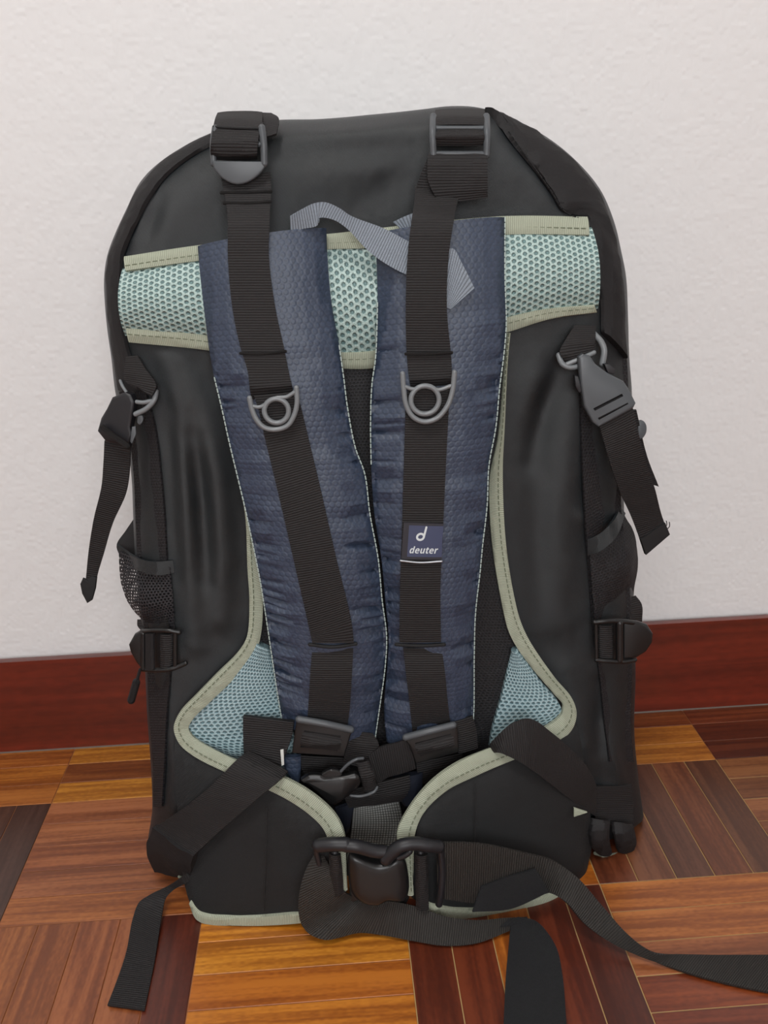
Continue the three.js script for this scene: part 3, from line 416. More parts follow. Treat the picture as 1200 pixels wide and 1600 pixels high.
// ---- buckles at the top of the load straps
{
  const b = add('ladder_buckle', mergeGeometries([
    plate([[331, 251], [416, 252], [415, 259], [411, 266], [405, 273], [397, 279.5], [388, 284.5], [379, 287.5], [371, 288.5], [363, 287], [355, 283.5], [347, 278.5], [340, 271.5], [335, 264], [332, 257]], 0.024, 0.004, { bevel: 0.0012 }),
    tube(gs([[409, 200, 0.020], [412, 225, 0.0225], [413, 256, 0.022]]), 0.0028), tube(gs([[336, 200, 0.018], [333, 225, 0.019], [334, 256, 0.020]]), 0.0024),
    tube(gs([[335, 224, 0.019], [412, 226, 0.0215]]), 0.0022)]), M.plasticGrey, pack, 'grey plastic buckle with a round tab at the top left');
  add('webbing', slab(gs([[340, 178, -0.016], [335, 192, 0.012], [331, 215, 0.022], [329, 235, 0.0235], [331, 247, 0.016]]), gs([[410, 177, -0.016], [409, 195, 0.012], [404, 217, 0.024], [402, 236, 0.0255], [402, 247, 0.016]]), { n: 40, m: 8, thick: 0.002, bulge: puff(0.001) }), M.web, b, 'black webbing threaded through the top left buckle');
  add('webbing_fold', tube(gs([[334, 198, 0.019], [370, 200, 0.021], [408, 201, 0.020]]), 0.001), M.threadBlack, b);
  add('webbing_end', slab(gs([[404, 177, -0.018], [410, 190, -0.004], [416, 215, 0.008]]), gs([[424, 178, -0.02], [436, 187, -0.006], [432, 210, 0.006]]), { n: 12, m: 4 }), M.web, b);
  const r = add('ladder_buckle', mergeGeometries([
    tube(gs([[677, 182, 0.006], [676, 210, 0.020], [677, 242, 0.020]]), 0.0027), tube(gs([[760, 182, 0.006], [761, 210, 0.020], [760, 242, 0.020]]), 0.0027),
    tube(gs([[677, 241, 0.019], [760, 241, 0.019]]), 0.0024), tube(gs([[677, 200, 0.014], [760, 200, 0.014]]), 0.0022)]), M.plasticGrey, pack, 'grey plastic ladder buckle at the top right');
  add('webbing', slab(gs([[680, 173, -0.02], [680, 186, 0.010], [680, 197, 0.015]]), gs([[757, 172, -0.02], [758, 186, 0.010], [758, 197, 0.015]]), { n: 16, m: 8, bulge: puff(0.0008) }), M.web, r, 'black webbing entering the top right buckle');
  add('webbing', slab(gs([[680, 203, 0.014], [680, 214, 0.022], [680, 226, 0.018]]), gs([[757, 203, 0.014], [757, 214, 0.022], [757, 226, 0.018]]), { n: 12, m: 8, bulge: puff(0.0008) }), M.web, r, 'black webbing over the middle bar');
  add('webbing_flap', slab(gs([[671, 240, 0.018], [668, 250, 0.022], [668, 280, 0.023], [676, 300, 0.022], [688, 318, 0.020]]), gs([[762, 240, 0.018], [761, 250, 0.022], [761, 280, 0.023], [761, 295, 0.022], [762, 308, 0.020]]), { n: 30, m: 10, thick: 0.002, bulge: (s, t) => 0.001 + 0.0008 * noise2(s * 3, t * 4) }), M.web, r, 'wide black webbing flap below the buckle');
  add('webbing_flap', slab(gs([[670, 244, 0.016], [660, 266, 0.017], [652, 288, 0.016], [647, 312, 0.016]]), gs([[690, 244, 0.017], [700, 270, 0.018], [712, 292, 0.018], [716, 314, 0.018]]), { n: 20, m: 6, thick: 0.002, bulge: (s, t) => 0.001 * noise2(s * 4 + 3, t * 5) }), M.web, r);
}
// ---- hip belt wings folded to the front
const WLA = [[276, 1150, 0.012], [310, 1182, 0.022], [352, 1200, 0.033], [430, 1225, 0.048], [480, 1255, 0.057], [512, 1288, 0.063], [526, 1320, 0.070], [533, 1350, 0.073]];
const WLB = [[296, 1395, 0.034], [311, 1436, 0.0455], [340, 1443, 0.050], [400, 1443, 0.056], [450, 1441, 0.059], [490, 1436, 0.063], [520, 1425, 0.068], [540, 1396, 0.073]];
const WRA = [[897, 1125, 0.012], [870, 1152, 0.022], [804, 1180, 0.038], [743, 1204, 0.048], [692, 1230, 0.055], [657, 1264, 0.061], [643, 1300, 0.067], [638, 1340, 0.073]];
const WRB = [[918, 1342, 0.008], [905, 1385, 0.026], [873, 1408, 0.045], [800, 1427, 0.056], [745, 1435, 0.060], [700, 1432, 0.064], [670, 1420, 0.068], [638, 1398, 0.073]];
function wing(A, B, label, seed, seam) {
  const w = add('hip_wing', slab(gs(A), gs(B), { n: 80, m: 30, thick: 0.010, round: 8, bulge: (s, t) => 0.0022 * (1 - Math.abs(2 * s - 1) ** 4) + 0.0012 * noise2(s * 5 + seed, t * 9) }), M.wing, pack, label);
  stuff(add('seam_stitching', stitches(gs(seam), 0.003, 0.001, 0.0006), M.threadBlack, w)); return w;
}
const wingL = wing(WLA, WLB, 'black padded hip belt wing on the left', 3, [[417, 1262, 0.061], [416, 1330, 0.066], [412, 1425, 0.066]]);
const wingR = wing(WRA, WRB, 'black padded hip belt wing on the right', 8, [[744, 1225, 0.061], [743, 1280, 0.066], [742, 1335, 0.069]]);
add('hem_binding', slab(gs([[303, 1404, 0.044], [311, 1424, 0.051], [327, 1430, 0.054], [365, 1431, 0.058], [410, 1430, 0.062], [470, 1424, 0.067], [505, 1418, 0.070]]), gs([[299, 1412, 0.042], [311, 1436, 0.0495], [332, 1443, 0.053], [365, 1444, 0.057], [410, 1444, 0.061], [470, 1440, 0.066], [508, 1434, 0.069]]), { n: 60, m: 6, thick: 0.004, bulge: puff(0.0015) }), M.bind, wingL, 'grey-green ribbon edging along the belt foot');
add('hem_binding', slab(gs([[655, 1400, 0.074], [680, 1413, 0.073], [710, 1419, 0.070], [745, 1420, 0.067], [800, 1411, 0.062], [850, 1398, 0.055], [890, 1380, 0.040]]), gs([[652, 1412, 0.074], [676, 1425, 0.072], [706, 1432, 0.069], [745, 1434, 0.066], [800, 1426, 0.061], [855, 1411, 0.054], [895, 1390, 0.038]]), { n: 60, m: 6, thick: 0.004, bulge: puff(0.0015) }), M.bind, wingR, 'grey-green ribbon edging along the belt foot');

// stabiliser webbing from belt to body
{
  const a = add('stabiliser_webbing', slab(gs([[388, 1174, 0.032], [372, 1186, 0.041], [330, 1228, 0.044], [285, 1264, 0.036], [243, 1292, 0.016]]), gs([[450, 1206, 0.050], [436, 1220, 0.060], [400, 1250, 0.062], [352, 1291, 0.056], [304, 1336, 0.050]]), { n: 50, m: 8, thick: 0.002, bulge: puff(0.001) }), M.web, pack, 'black webbing running from the left belt wing to the body corner');
  add('webbing_end', slab(gs([[243, 1290, 0.016], [235, 1316, 0.008], [246, 1358, 0.000]]), gs([[306, 1334, 0.050], [304, 1350, 0.044], [302, 1374, 0.030]]), { n: 24, m: 10, thick: 0.004, bulge: (s, t) => 0.003 + 0.003 * noise2(s * 3, t * 3 + 4) }), M.outer, a, 'black cloth tab at the left bottom corner');
  add('hanging_tail', slab([g(302, 1358, 0.036), g(290, 1366, 0.042), ...fls([[262, 1385, 0.022], [236, 1397, 0.016], [218, 1410, 0.010], [208, 1435, 0.005], [197, 1490, 0.0025], [182, 1535, 0.002], [168, 1571, 0.002]])], [g(304, 1368, 0.036), g(296, 1376, 0.042), ...fls([[270, 1391, 0.018], [259, 1404, 0.012], [254, 1425, 0.008], [249, 1455, 0.005], [242, 1500, 0.0025], [234, 1540, 0.002], [226, 1579, 0.002]])], { n: 70, m: 8, arc: false }), M.web, a, 'free end of black webbing lying on the floor');
  const r = add('stabiliser_webbing', slab(gs([[762, 1170, 0.030], [770, 1158, 0.042], [800, 1130, 0.047], [827, 1123, 0.046], [862, 1145, 0.038], [914, 1194, 0.024], [930, 1226, 0.016], [930, 1250, 0.010]]), gs([[768, 1178, 0.034], [780, 1176, 0.050], [806, 1187, 0.054], [832, 1204, 0.052], [856, 1222, 0.044], [890, 1248, 0.030], [908, 1261, 0.020], [928, 1274, 0.012]]), { n: 60, m: 8, thick: 0.002, bulge: puff(0.001) }), M.web, pack, 'black webbing running from the right belt wing to the body corner');
  add('webbing', slab(Ss([[926, 1228, 0.006], [928, 1255, 0.006], [930, 1288, 0.006]]), Ss([[986, 1226, 0.004], [988, 1255, 0.004], [989, 1290, 0.004]]), { n: 16, m: 10, thick: 0.002, bulge: puff(0.001) }), M.web, r, 'ribbed black webbing at the right bottom corner');
  add('cloth_fold', slab([...gs([[924, 1278, 0.012], [919, 1295, 0.016], [920, 1315, 0.014], [930, 1328, 0.006]])], [...gs([[952, 1282, 0.012], [951, 1300, 0.016], [953, 1318, 0.012], [956, 1330, 0.004]])], { n: 20, m: 10, thick: 0.004, bulge: puff(0.004) }), M.outer, r, 'bunched black cloth fold');
  add('cloth_fold', slab([...gs([[957, 1284, 0.008], [959, 1300, 0.012], [962, 1316, 0.008], [964, 1328, 0.000]])], [...gs([[986, 1288, 0.000], [990, 1300, 0.002], [993, 1314, -0.002], [990, 1324, -0.008]])], { n: 20, m: 10, thick: 0.004, bulge: puff(0.004) }), M.outer, r, 'bunched black cloth fold');
  add('edge_piping', tube(gs([[930, 1333, 0.006], [945, 1337, 0.004], [965, 1334, 0.000], [988, 1327, -0.008]]), 0.0018), M.bind, r, 'pale edging at the bottom corner');
  add('edge_piping', tube(gs([[280, 1370, 0.028], [291, 1374, 0.032], [303, 1375, 0.034]]), 0.0015), M.bind, a, 'pale edging at the bottom corner');
  add('binding_end', plate([[897, 1263], [918, 1270], [897, 1277]], 0.036, 0.003), M.bind, r, 'pale end of ribbon showing below the webbing');
}
// ---- foot of the shoulder straps: ladder buckles, side webbing, sternum strap
function ladder(px, inner, off, parent, label, tilt) {
  return add('ladder_buckle', mergeGeometries([plate(px, off, 0.004, { holes: [inner], bevel: 0.0012, tilt })]), M.plastic, parent, label);
}
{
  const L = ladder([[464, 1121], [551, 1138], [549, 1146], [538, 1183], [456, 1177], [463, 1129]], [[474, 1139], [535, 1148], [529, 1175], [467, 1169]], 0.042, pack, 'black plastic ladder buckle at the foot of the left strap');
  add('buckle_ridge', tube(gs([[467, 1124, 0.0425], [508, 1131, 0.0450], [548, 1140, 0.0425]]), 0.0032, { rad: 10 }), M.plasticGrey, L, 'rounded upper bar of the buckle');
  add('webbing', slab(gs([[474, 1136, 0.037], [471, 1152, 0.043], [468, 1172, 0.037]]), gs([[536, 1146, 0.037], [533, 1161, 0.043], [529, 1179, 0.037]]), { n: 12, m: 8, bulge: puff(0.001) }), M.web, L);
  add('webbing', slab(gs([[381, 1117, 0.026], [381, 1145, 0.028], [383, 1176, 0.028]]), gs([[460, 1126, 0.032], [456, 1150, 0.033], [440, 1196, 0.038]]), { n: 16, m: 12, thick: 0.003, bulge: (s, t) => 0.002 + 0.0016 * noise2(s * 4, t * 4) }), M.web, L, 'black webbing left of the ladder buckle');
  add('thread_tag', plate([[438, 1172], [443, 1171], [444, 1195], [440, 1197]], 0.046, 0.001, { bevel: 0.0002 }), M.tag, L, 'small white tag');
  add('webbing', slab(gs([[545, 1140, 0.030], [543, 1160, 0.032], [536, 1190, 0.030]]), gs([[582, 1146, 0.026], [592, 1165, 0.030], [576, 1200, 0.030]]), { n: 14, m: 8, thick: 0.002, bulge: puff(0.001) }), M.web, L);
  add('webbing', slab(gs([[466, 1180, 0.024], [470, 1196, 0.026], [478, 1216, 0.026]]), gs([[548, 1184, 0.024], [546, 1200, 0.026], [540, 1218, 0.026]]), { n: 14, m: 8, thick: 0.002 }), M.web, L);
  const R = ladder([[630, 1152], [710, 1130], [716, 1140], [717, 1176], [650, 1194], [640, 1166]], [[646, 1160], [706, 1144], [710, 1168], [655, 1184]], 0.042, pack, 'black plastic ladder buckle at the foot of the right strap');
  add('buckle_ridge', tube(gs([[634, 1152, 0.0425], [672, 1142, 0.0450], [708, 1133, 0.0425]]), 0.0032, { rad: 10 }), M.plasticGrey, R, 'rounded upper bar of the buckle');
  add('webbing', slab(gs([[645, 1156, 0.037], [650, 1170, 0.043], [655, 1187, 0.037]]), gs([[707, 1140, 0.037], [709, 1156, 0.043], [711, 1172, 0.037]]), { n: 12, m: 8, bulge: puff(0.001) }), M.web, R);
  add('webbing', slab(gs([[706, 1128, 0.034], [712, 1150, 0.035], [716, 1176, 0.034]]), gs([[738, 1118, 0.028], [744, 1142, 0.029], [746, 1168, 0.030]]), { n: 14, m: 8, thick: 0.002, bulge: puff(0.001) }), M.web, R, 'black webbing right of the ladder buckle');
  add('webbing', slab(gs([[640, 1152, 0.036], [620, 1160, 0.036], [596, 1166, 0.034], [575, 1180, 0.032]]), gs([[650, 1200, 0.036], [628, 1208, 0.036], [606, 1214, 0.034], [590, 1226, 0.034]]), { n: 24, m: 8, thick: 0.002, bulge: puff(0.001) }), M.web, R, 'ribbed black webbing between the two ladder buckles');
  add('webbing', slab(gs([[650, 1192, 0.024], [652, 1208, 0.026], [654, 1226, 0.024]]), gs([[722, 1176, 0.024], [722, 1194, 0.026], [716, 1210, 0.024]]), { n: 14, m: 8, thick: 0.002 }), M.web, R);
  // sternum buckle
  const sb = add('sternum_buckle', mergeGeometries([plate([[470, 1221], [484, 1213], [500, 1213], [512, 1217], [540, 1214], [556, 1211], [564, 1222], [556, 1236], [538, 1250], [522, 1259], [508, 1252], [490, 1234]], 0.052, 0.009, { smooth: true, bevel: 0.0028, bseg: 4 }), plate([[503, 1210], [516, 1203], [530, 1205], [534, 1213], [516, 1218], [502, 1216]], 0.050, 0.006, { smooth: true, bevel: 0.002 })]), M.plastic, pack, 'small black chest buckle');
  add('buckle_frame', tube(gs([[532, 1206, 0.048], [545, 1193, 0.050], [558, 1186, 0.050], [567, 1185, 0.048]]), 0.0014), M.plasticGrey, sb); add('buckle_frame', tube(gs([[548, 1243, 0.048], [565, 1244, 0.049], [586, 1236, 0.049], [589, 1230, 0.046]]), 0.0014), M.plasticGrey, sb);
  add('webbing', slab(gs([[557, 1192, 0.044], [562, 1210, 0.048], [570, 1240, 0.044]]), gs([[576, 1188, 0.044], [584, 1206, 0.048], [590, 1236, 0.044]]), { n: 14, m: 8, thick: 0.002, bulge: puff(0.002) }), M.web, sb);
  add('webbing', slab(gs([[535, 1238, 0.034], [540, 1250, 0.034], [545, 1262, 0.032]]), gs([[640, 1210, 0.034], [640, 1230, 0.034], [628, 1252, 0.032]]), { n: 14, m: 10, thick: 0.002, bulge: (s, t) => 0.001 * noise2(s * 4, t * 4) }), M.web, sb);
}
// ---- hip buckle
const HB = 0.090;
{
  const b = add('hip_buckle', mergeGeometries([
    tube(gs([[498, 1321, HB - 0.004], [520, 1319, HB - 0.001], [540, 1319, HB]]), 0.0060, { rad: 12 }), tube(gs([[540, 1321, HB], [556, 1322, HB + 0.001], [571, 1326, HB], [586, 1330, HB - 0.001], [601, 1331, HB - 0.002]]), 0.0057, { rad: 12 }),
    tube(gs([[603, 1342, HB], [612, 1332, HB + 0.001], [628, 1321, HB + 0.002], [650, 1318, HB + 0.001], [670, 1321, HB], [685, 1323, HB - 0.003]]), 0.0057, { rad: 12 }),
    tube(gs([[494, 1328, HB - 0.006], [499, 1350, HB - 0.008], [508, 1378, HB - 0.009]]), 0.0026), tube(gs([[688, 1328, HB - 0.005], [691, 1360, HB - 0.006], [689, 1392, HB - 0.007], [686, 1412, HB - 0.009]]), 0.0034),
    tube(gs([[523, 1332, HB - 0.004], [527, 1390, HB - 0.006]]), 0.0034), tube(gs([[657, 1332, HB - 0.004], [660, 1416, HB - 0.007]]), 0.0034),
    tube(gs([[622, 1340, HB - 0.002], [634, 1335, HB - 0.001], [640, 1330, HB - 0.001]]), 0.003)]), M.plasticMatte, pack, 'large black hip belt buckle in two halves');
  add('buckle_face', dome([[546, 1338], [556, 1338], [574, 1345], [592, 1350], [610, 1347], [624, 1342], [632, 1347], [638, 1368], [639, 1396], [633, 1411], [620, 1412], [608, 1411], [590, 1419], [569, 1416], [551, 1401], [544, 1370]], HB + 0.001, 0.010, { n: 90, rise: 0.0022, pow: 5 }), M.plastic, b, 'rounded black face of the buckle');
  add('buckle_tongue', plate([[545, 1352], [634, 1352], [640, 1402], [630, 1424], [560, 1424], [546, 1404]], 0.078, 0.004), M.plastic, b, 'black inner half behind the buckle face');
  add('bar_webbing', slab(gs([[514, 1332, HB - 0.003], [515, 1360, HB - 0.004], [519, 1398, HB - 0.006]]), gs([[532, 1334, HB - 0.002], [535, 1362, HB - 0.003], [537, 1394, HB - 0.005]]), { n: 14, m: 8, thick: 0.0018, bulge: puff(0.0028, 2) }), M.web, b, 'webbing wrapped round the left bar');
  add('bar_webbing', slab(gs([[648, 1334, HB - 0.002], [649, 1375, HB - 0.003], [650, 1419, HB - 0.005]]), gs([[668, 1334, HB - 0.002], [669, 1375, HB - 0.003], [670, 1420, HB - 0.005]]), { n: 14, m: 8, thick: 0.0018, bulge: puff(0.0028, 2) }), M.web, b, 'webbing wrapped round the right bar');
}
// ---- belt webbing: left end loops under the buckle, right end runs out over the floor
{
  const A = [...gs([[492, 1334, 0.078], [480, 1354, 0.082], [470, 1384, 0.086], [466, 1416, 0.087], [471, 1443, 0.086]]), ...fls([[485, 1460, 0.010], [507, 1468, 0.007], [530, 1464, 0.006], [560, 1457, 0.006], [600, 1461, 0.004], [645, 1470, 0.003], [695, 1478, 0.0025], [745, 1474, 0.0025], [790, 1457, 0.004], [825, 1441, 0.008]])];
  const B = [...gs([[506, 1338, 0.079], [512, 1348, 0.082], [519, 1362, 0.085], [527, 1378, 0.086], [537, 1392, 0.085]]), ...fls([[556, 1402, 0.034], [566, 1405, 0.034], [576, 1406, 0.034], [590, 1407, 0.033], [612, 1408, 0.032], [650, 1416, 0.026], [700, 1433, 0.016], [750, 1438, 0.012], [790, 1434, 0.012], [824, 1433, 0.012]])];
  const l = add('belt_webbing', slab(A, B, { n: 130, m: 10, thick: 0.002, arc: false, bulge: puff(0.0008) }), M.beltWeb, pack, 'broad black belt webbing looping below the buckle');
  add('webbing_tail', slab(fls([[770, 1452, 0.006], [797, 1441, 0.008], [796, 1468, 0.005], [791, 1520, 0.003], [787, 1600, 0.003], [782, 1700, 0.003]]), fls([[810, 1434, 0.012], [838, 1440, 0.014], [868, 1478, 0.011], [879, 1525, 0.008], [885, 1600, 0.006], [890, 1700, 0.004]]), { n: 60, m: 12, thick: 0.0025, arc: false, bulge: (s, t) => 0.002 * Math.sin(Math.PI * s) + 0.0006 * noise2(s * 4, t * 8) }), M.velvet, l, 'black fuzzy tail lying towards the camera on the floor');
  const RA = [...gs([[682, 1316, 0.082], [725, 1316, 0.086], [765, 1320, 0.086], [815, 1331, 0.084], [865, 1345, 0.082]]), ...fls([[900, 1370, 0.050], [940, 1415, 0.030], [980, 1459, 0.016], [1020, 1488, 0.010], [1060, 1491, 0.007], [1120, 1493, 0.004], [1200, 1493, 0.003], [1300, 1494, 0.003]])];
  const RB = [...gs([[684, 1402, 0.082], [722, 1408, 0.084], [760, 1412, 0.084], [805, 1408, 0.083], [848, 1394, 0.082]]), ...fls([[882, 1408, 0.040], [915, 1445, 0.022], [960, 1476, 0.009], [1006, 1496, 0.004], [1045, 1511, 0.0025], [1095, 1527, 0.002], [1160, 1543, 0.002], [1260, 1562, 0.002]])];
  const r = add('belt_webbing', slab(RA, RB, { n: 120, m: 10, thick: 0.002, arc: false, bulge: puff(0.0008) }), M.beltWeb, pack, 'broad black belt webbing running out to the right over the floor');
  add('fastener_patch', slab(gs([[752, 1385, 0.088], [790, 1371, 0.088], [836, 1357, 0.087]]), gs([[738, 1424, 0.088], [798, 1419, 0.088], [857, 1393, 0.087]]), { n: 20, m: 10, thick: 0.002, bulge: puff(0.0008) }), M.velvet, r, 'dull black patch on the webbing');
}
// ---- side compression straps
{
  // right, upper
  const w = add('side_buckle', plate([[904, 558], [911, 553], [922, 556], [931, 569], [950, 583], [975, 596], [983, 608], [994, 630], [990, 638], [936, 667], [926, 660], [913, 634], [907, 592]], 0.022, 0.008, { bevel: 0.0018, holes: [[[923, 637], [973, 611], [978, 620], [928, 646]], [[930, 652], [982, 625], [986, 632], [935, 660]]] }), M.plasticGrey, pack, 'grey plastic side buckle at the upper right');
  add('prong', plate([[944, 569], [952, 568], [962, 578], [960, 585], [950, 583]], 0.020, 0.006), M.plasticMatte, w); add('prong', plate([[898, 586], [904, 588], [911, 612], [905, 614], [899, 604]], 0.020, 0.006), M.plasticMatte, w);
  add('buckle_ring', mergeGeometries([tube(gs([[928, 522, 0.006], [939, 534, 0.010], [944, 548, 0.012], [941, 568, 0.012]]), 0.0026), tube(gs([[873, 555, 0.008], [878, 568, 0.012], [890, 574, 0.013], [905, 572, 0.013]]), 0.0024), tube(gs([[886, 569, 0.013], [908, 560, 0.014], [928, 551, 0.013]]), 0.002)]), M.ring, w, 'grey crescent ring');
  add('webbing', slab(Ss([[898, 508, 0.006], [884, 530, 0.010], [874, 550, 0.012], [887, 567, 0.011]]), Ss([[930, 510, 0.006], [930, 528, 0.010], [928, 542, 0.012], [926, 552, 0.011]]), { n: 20, m: 8, thick: 0.002, bulge: puff(0.001) }), M.web, w, 'black webbing above the ring');
  add('webbing', slab(gs([[926, 640, 0.018], [931, 648, 0.021], [936, 660, 0.017]]), gs([[979, 613, 0.018], [983, 622, 0.021], [988, 634, 0.017]]), { n: 10, m: 8, thick: 0.002 }), M.web, w);
  add('hanging_tail', slab(gs([[936, 664, 0.018], [946, 700, 0.017], [957, 737, 0.012], [970, 772, 0.004], [986, 806, -0.004], [999, 840, -0.010], [1008, 866, -0.012]]), gs([[988, 636, 0.018], [998, 680, 0.015], [1010, 725, 0.008], [1023, 764, 0.000], [1032, 800, -0.008], [1039, 820, -0.013], [1045, 834, -0.014]]), { n: 50, m: 8, bulge: puff(0.0006) }), M.web, w, 'free end of ribbed black webbing hanging at the right');
  add('hanging_tail', slab(gs([[975, 640, 0.006], [985, 700, 0.000], [1000, 750, -0.006]]), gs([[994, 640, 0.006], [1010, 710, -0.002], [1029, 760, -0.008]]), { n: 20, m: 4 }), M.web, w, 'second webbing layer behind the tail');
  add('strap_tip', slab(gs([[1000, 842, -0.0095], [1008, 866, -0.0115]]), gs([[1038, 816, -0.011], [1045, 834, -0.0135]]), { n: 6, m: 8, thick: 0.004 }), M.threadBlack, w, 'thick folded tip of the webbing');
  add('frayed_thread', mergeGeometries([tube(gs([[1037, 826, -0.011], [1042, 820, -0.010], [1041, 814, -0.009]]), 0.0004), tube(gs([[1041, 828, -0.011], [1046, 823, -0.010], [1046, 816, -0.009]]), 0.0004)]), M.threadBlack, w);
  add('slider_tab', plate([[996, 659], [1004, 657], [1010, 664], [1010, 676], [1004, 685], [998, 683]], 0.004, 0.004, { smooth: true }), M.plasticGrey, w, 'small grey plastic slider');
  // left, upper
  const v = add('side_buckle', plate([[200, 612], [210, 615], [216, 627], [213, 646], [208, 667], [212, 677], [203, 698], [194, 695], [164, 692], [149, 676], [156, 655], [167, 639], [177, 621]], 0.004, 0.009, { bevel: 0.0022, tilt: [0, -0.35] }), M.plasticMatte, pack, 'black plastic side buckle at the upper left');
  add('buckle_bar', tube(gs([[160, 668, 0.004], [178, 682, 0.008], [199, 697, 0.012]]), 0.0024), M.web, v, 'webbing over the buckle bar');
  add('prong', plate([[215, 650], [222, 649], [224, 656], [219, 664], [214, 660]], 0.008, 0.005, { smooth: true }), M.plasticGrey, v); add('prong', plate([[206, 667], [212, 666], [213, 678], [206, 694], [203, 690]], 0.0095, 0.003), M.plasticGrey, v);
  add('buckle_ring', mergeGeometries([tube(gs([[188, 595, -0.010], [192, 604, -0.006], [198, 613, -0.002]]), 0.0013), tube(gs([[244, 612, 0.008], [241, 625, 0.010], [228, 639, 0.010], [212, 647, 0.009]]), 0.0022), tube(gs([[214, 628, 0.009], [224, 629, 0.010], [237, 626, 0.010]]), 0.0018)]), M.ring, v, 'black crescent ring');
  add('webbing', slab(Ss([[198, 558, 0.004], [196, 574, 0.008], [195, 594, 0.012], [214, 607, 0.013]]), Ss([[216, 556, 0.004], [228, 576, 0.008], [245, 602, 0.012], [238, 619, 0.013]]), { n: 20, m: 8, thick: 0.002, bulge: puff(0.001) }), M.web, v, 'black webbing above the ring');
  add('hanging_tail', slab(gs([[164, 688, -0.006], [162, 725, -0.006], [159, 760, -0.008], [147, 810, -0.014], [139, 860, -0.020], [135, 898, -0.022], [133, 915, -0.022]]), gs([[204, 696, 0.002], [203, 730, -0.001], [197, 770, -0.004], [176, 818, -0.012], [162, 865, -0.018], [152, 900, -0.022], [150, 915, -0.022]]), { n: 50, m: 8 }), M.web, v, 'free end of black webbing hanging at the left');
  add('strap_tip', plate([[129, 904], [136, 907], [143, 900], [151, 903], [149, 920], [144, 938], [136, 943], [128, 928], [125, 913]], -0.020, 0.004, { bevel: 0.001 }), M.threadBlack, v, 'frayed dark tip of the webbing');
  // left, lower
  const p = add('side_buckle', mergeGeometries([tube(gs([[222, 987, -0.006], [240, 985, 0.004], [262, 985, 0.010], [280, 988, 0.010]]), 0.0022), tube(gs([[224, 1046, -0.006], [245, 1047, 0.004], [264, 1046, 0.010], [279, 1041, 0.010], [290, 1036, 0.010]]), 0.0022), tube(gs([[274, 988, 0.010], [274, 1043, 0.010]]), 0.002), tube(gs([[224, 990, -0.004], [224, 1044, -0.004]]), 0.0026), plate([[222, 985], [210, 992], [201, 1008], [204, 1020], [213, 1036], [222, 1046]], -0.004, 0.006, { bevel: 0.0018 })]), M.plastic, pack, 'black plastic side buckle at the lower left');
  add('bar_webbing', slab(gs([[228, 989, 0.000], [228, 1044, 0.000]]), gs([[241, 989, 0.004], [241, 1045, 0.004]]), { n: 10, m: 6, thick: 0.002, bulge: puff(0.002) }), M.outer, p); add('bar_webbing', slab(gs([[251, 990, 0.006], [251, 1042, 0.006]]), gs([[270, 990, 0.008], [270, 1042, 0.008]]), { n: 10, m: 8, thick: 0.002, bulge: puff(0.002) }), M.web, p);
  add('zip_pull', mergeGeometries([tube(gs([[219, 1046, -0.006], [216, 1056, -0.006], [213, 1066, -0.006]]), 0.0014), tube(gs([[213, 1066, -0.006], [209, 1080, -0.006], [205, 1094, -0.006]]), 0.0036, { rad: 10 })]), M.outer, p, 'brown-black cord zip pull');
  add('webbing_end', slab(Ss([[216, 968, 0.002], [216, 978, 0.004], [224, 988, 0.006]]), Ss([[262, 965, 0.004], [262, 975, 0.004], [264, 986, 0.006]]), { n: 8, m: 6, thick: 0.002 }), M.web, p);
  // right, lower
  const q = add('side_buckle', mergeGeometries([tube(gs([[929, 972, 0.012], [950, 970, 0.012], [975, 971, 0.008], [996, 974, 0.002]]), 0.0024), tube(gs([[932, 1031, 0.012], [952, 1033, 0.012], [975, 1034, 0.008], [992, 1031, 0.002]]), 0.0022), tube(gs([[968, 974, 0.010], [968, 1031, 0.010]]), 0.0034), tube(gs([[931, 974, 0.012], [932, 1030, 0.012]]), 0.0018), plate([[974, 973], [998, 972], [1012, 977], [1021, 991], [1020, 1004], [1010, 1019], [994, 1029], [974, 1031]], 0.006, 0.006, { bevel: 0.0022 })]), M.plastic, pack, 'black plastic side buckle at the lower right');
  add('bar_webbing', slab(gs([[934, 976, 0.008], [935, 1029, 0.008]]), gs([[957, 976, 0.008], [958, 1030, 0.008]]), { n: 10, m: 8, thick: 0.002, bulge: puff(0.002) }), M.web, q);
  add('webbing_end', slab(gs([[978, 934, -0.02], [980, 950, -0.018], [982, 972, -0.012]]), gs([[991, 931, -0.03], [1001, 945, -0.03], [1001, 971, -0.03]]), { n: 10, m: 6, thick: 0.003 }), M.web, q);
}
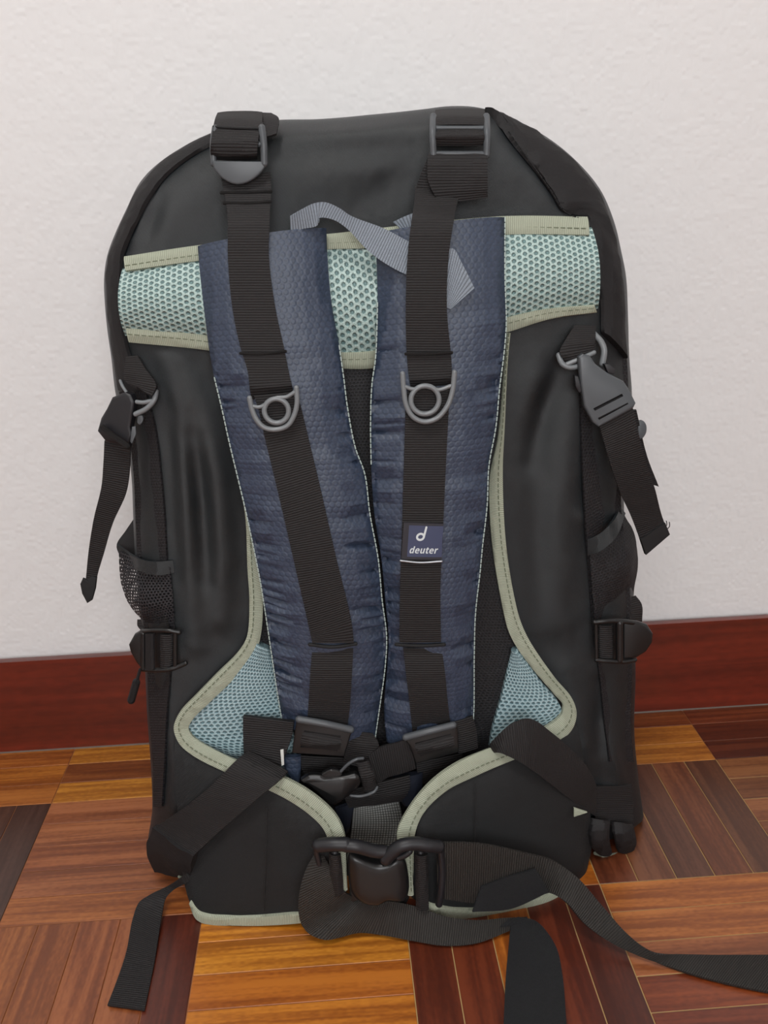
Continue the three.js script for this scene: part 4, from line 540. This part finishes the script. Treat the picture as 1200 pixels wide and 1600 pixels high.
// ---- mesh side pockets
{
  const l = add('side_pocket', slab(gs([[186, 860, -0.042], [189, 905, -0.038], [198, 936, -0.034], [211, 956, -0.034], [223, 971, -0.034], [228, 986, -0.034]]), Ss([[266, 885, 0.004], [268, 910, 0.004], [270, 935, 0.004], [271, 950, 0.004], [272, 966, 0.004], [272, 986, 0.004]]), { n: 40, m: 20, thick: 0.0012, bulge: (s, t) => 0.010 * Math.sin(Math.PI * s) * Math.sin(Math.PI * clamp(t * 0.9 + 0.1, 0, 1)) + 0.0012 * noise2(s * 5, t * 6) }), M.meshOpen, pack, 'black mesh side pocket on the left');
  add('pocket_hem', slab([...gs([[184, 850, -0.044], [199, 862, -0.034]]), ...Ss([[219, 873, 0.008], [236, 877, 0.007], [252, 877, 0.005], [270, 875, 0.001]])], [...gs([[188, 867, -0.042], [203, 882, -0.034]]), ...Ss([[222, 893, 0.010], [240, 898, 0.008], [255, 898, 0.006], [272, 894, 0.001]])], { n: 30, m: 6, thick: 0.0024 }), M.nylon, l, 'dark cloth hem of the pocket');
  add('pocket_back', slab(gs([[212, 808, -0.058], [197, 830, -0.058], [183, 852, -0.054], [190, 872, -0.050]]), gs([[246, 830, -0.030], [246, 850, -0.030], [246, 880, -0.028], [246, 890, -0.026]]), { n: 14, m: 8 }), M.outer, l, 'black inside of the open pocket');
  const r = add('side_pocket', slab(Ss([[920, 852, 0.005], [922, 880, 0.005], [924, 910, 0.005], [927, 940, 0.005], [929, 972, 0.005]]), gs([[975, 804, -0.030], [990, 834, -0.030], [995, 866, -0.030], [993, 905, -0.032], [988, 945, -0.034]]), { n: 40, m: 20, thick: 0.0012, arc: false, bulge: (s, t) => 0.010 * Math.sin(Math.PI * s) * Math.sin(Math.PI * clamp(t * 0.9 + 0.1, 0, 1)) + 0.0012 * noise2(s * 5 + 4, t * 6) }), M.mesh, pack, 'black mesh side pocket on the right');
  add('pocket_hem', slab([...Ss([[918, 843, 0.005], [938, 833, 0.010], [955, 816, 0.012]]), ...gs([[968, 793, -0.024]])], [...Ss([[919, 868, 0.005], [938, 861, 0.012], [959, 842, 0.014]]), ...gs([[976, 803, -0.022]])], { n: 30, m: 6, thick: 0.0024 }), M.nylon, r, 'dark cloth hem of the pocket');
}
for (const o of pack.children) o.castShadow = true;
renderer.render(scene, camera);
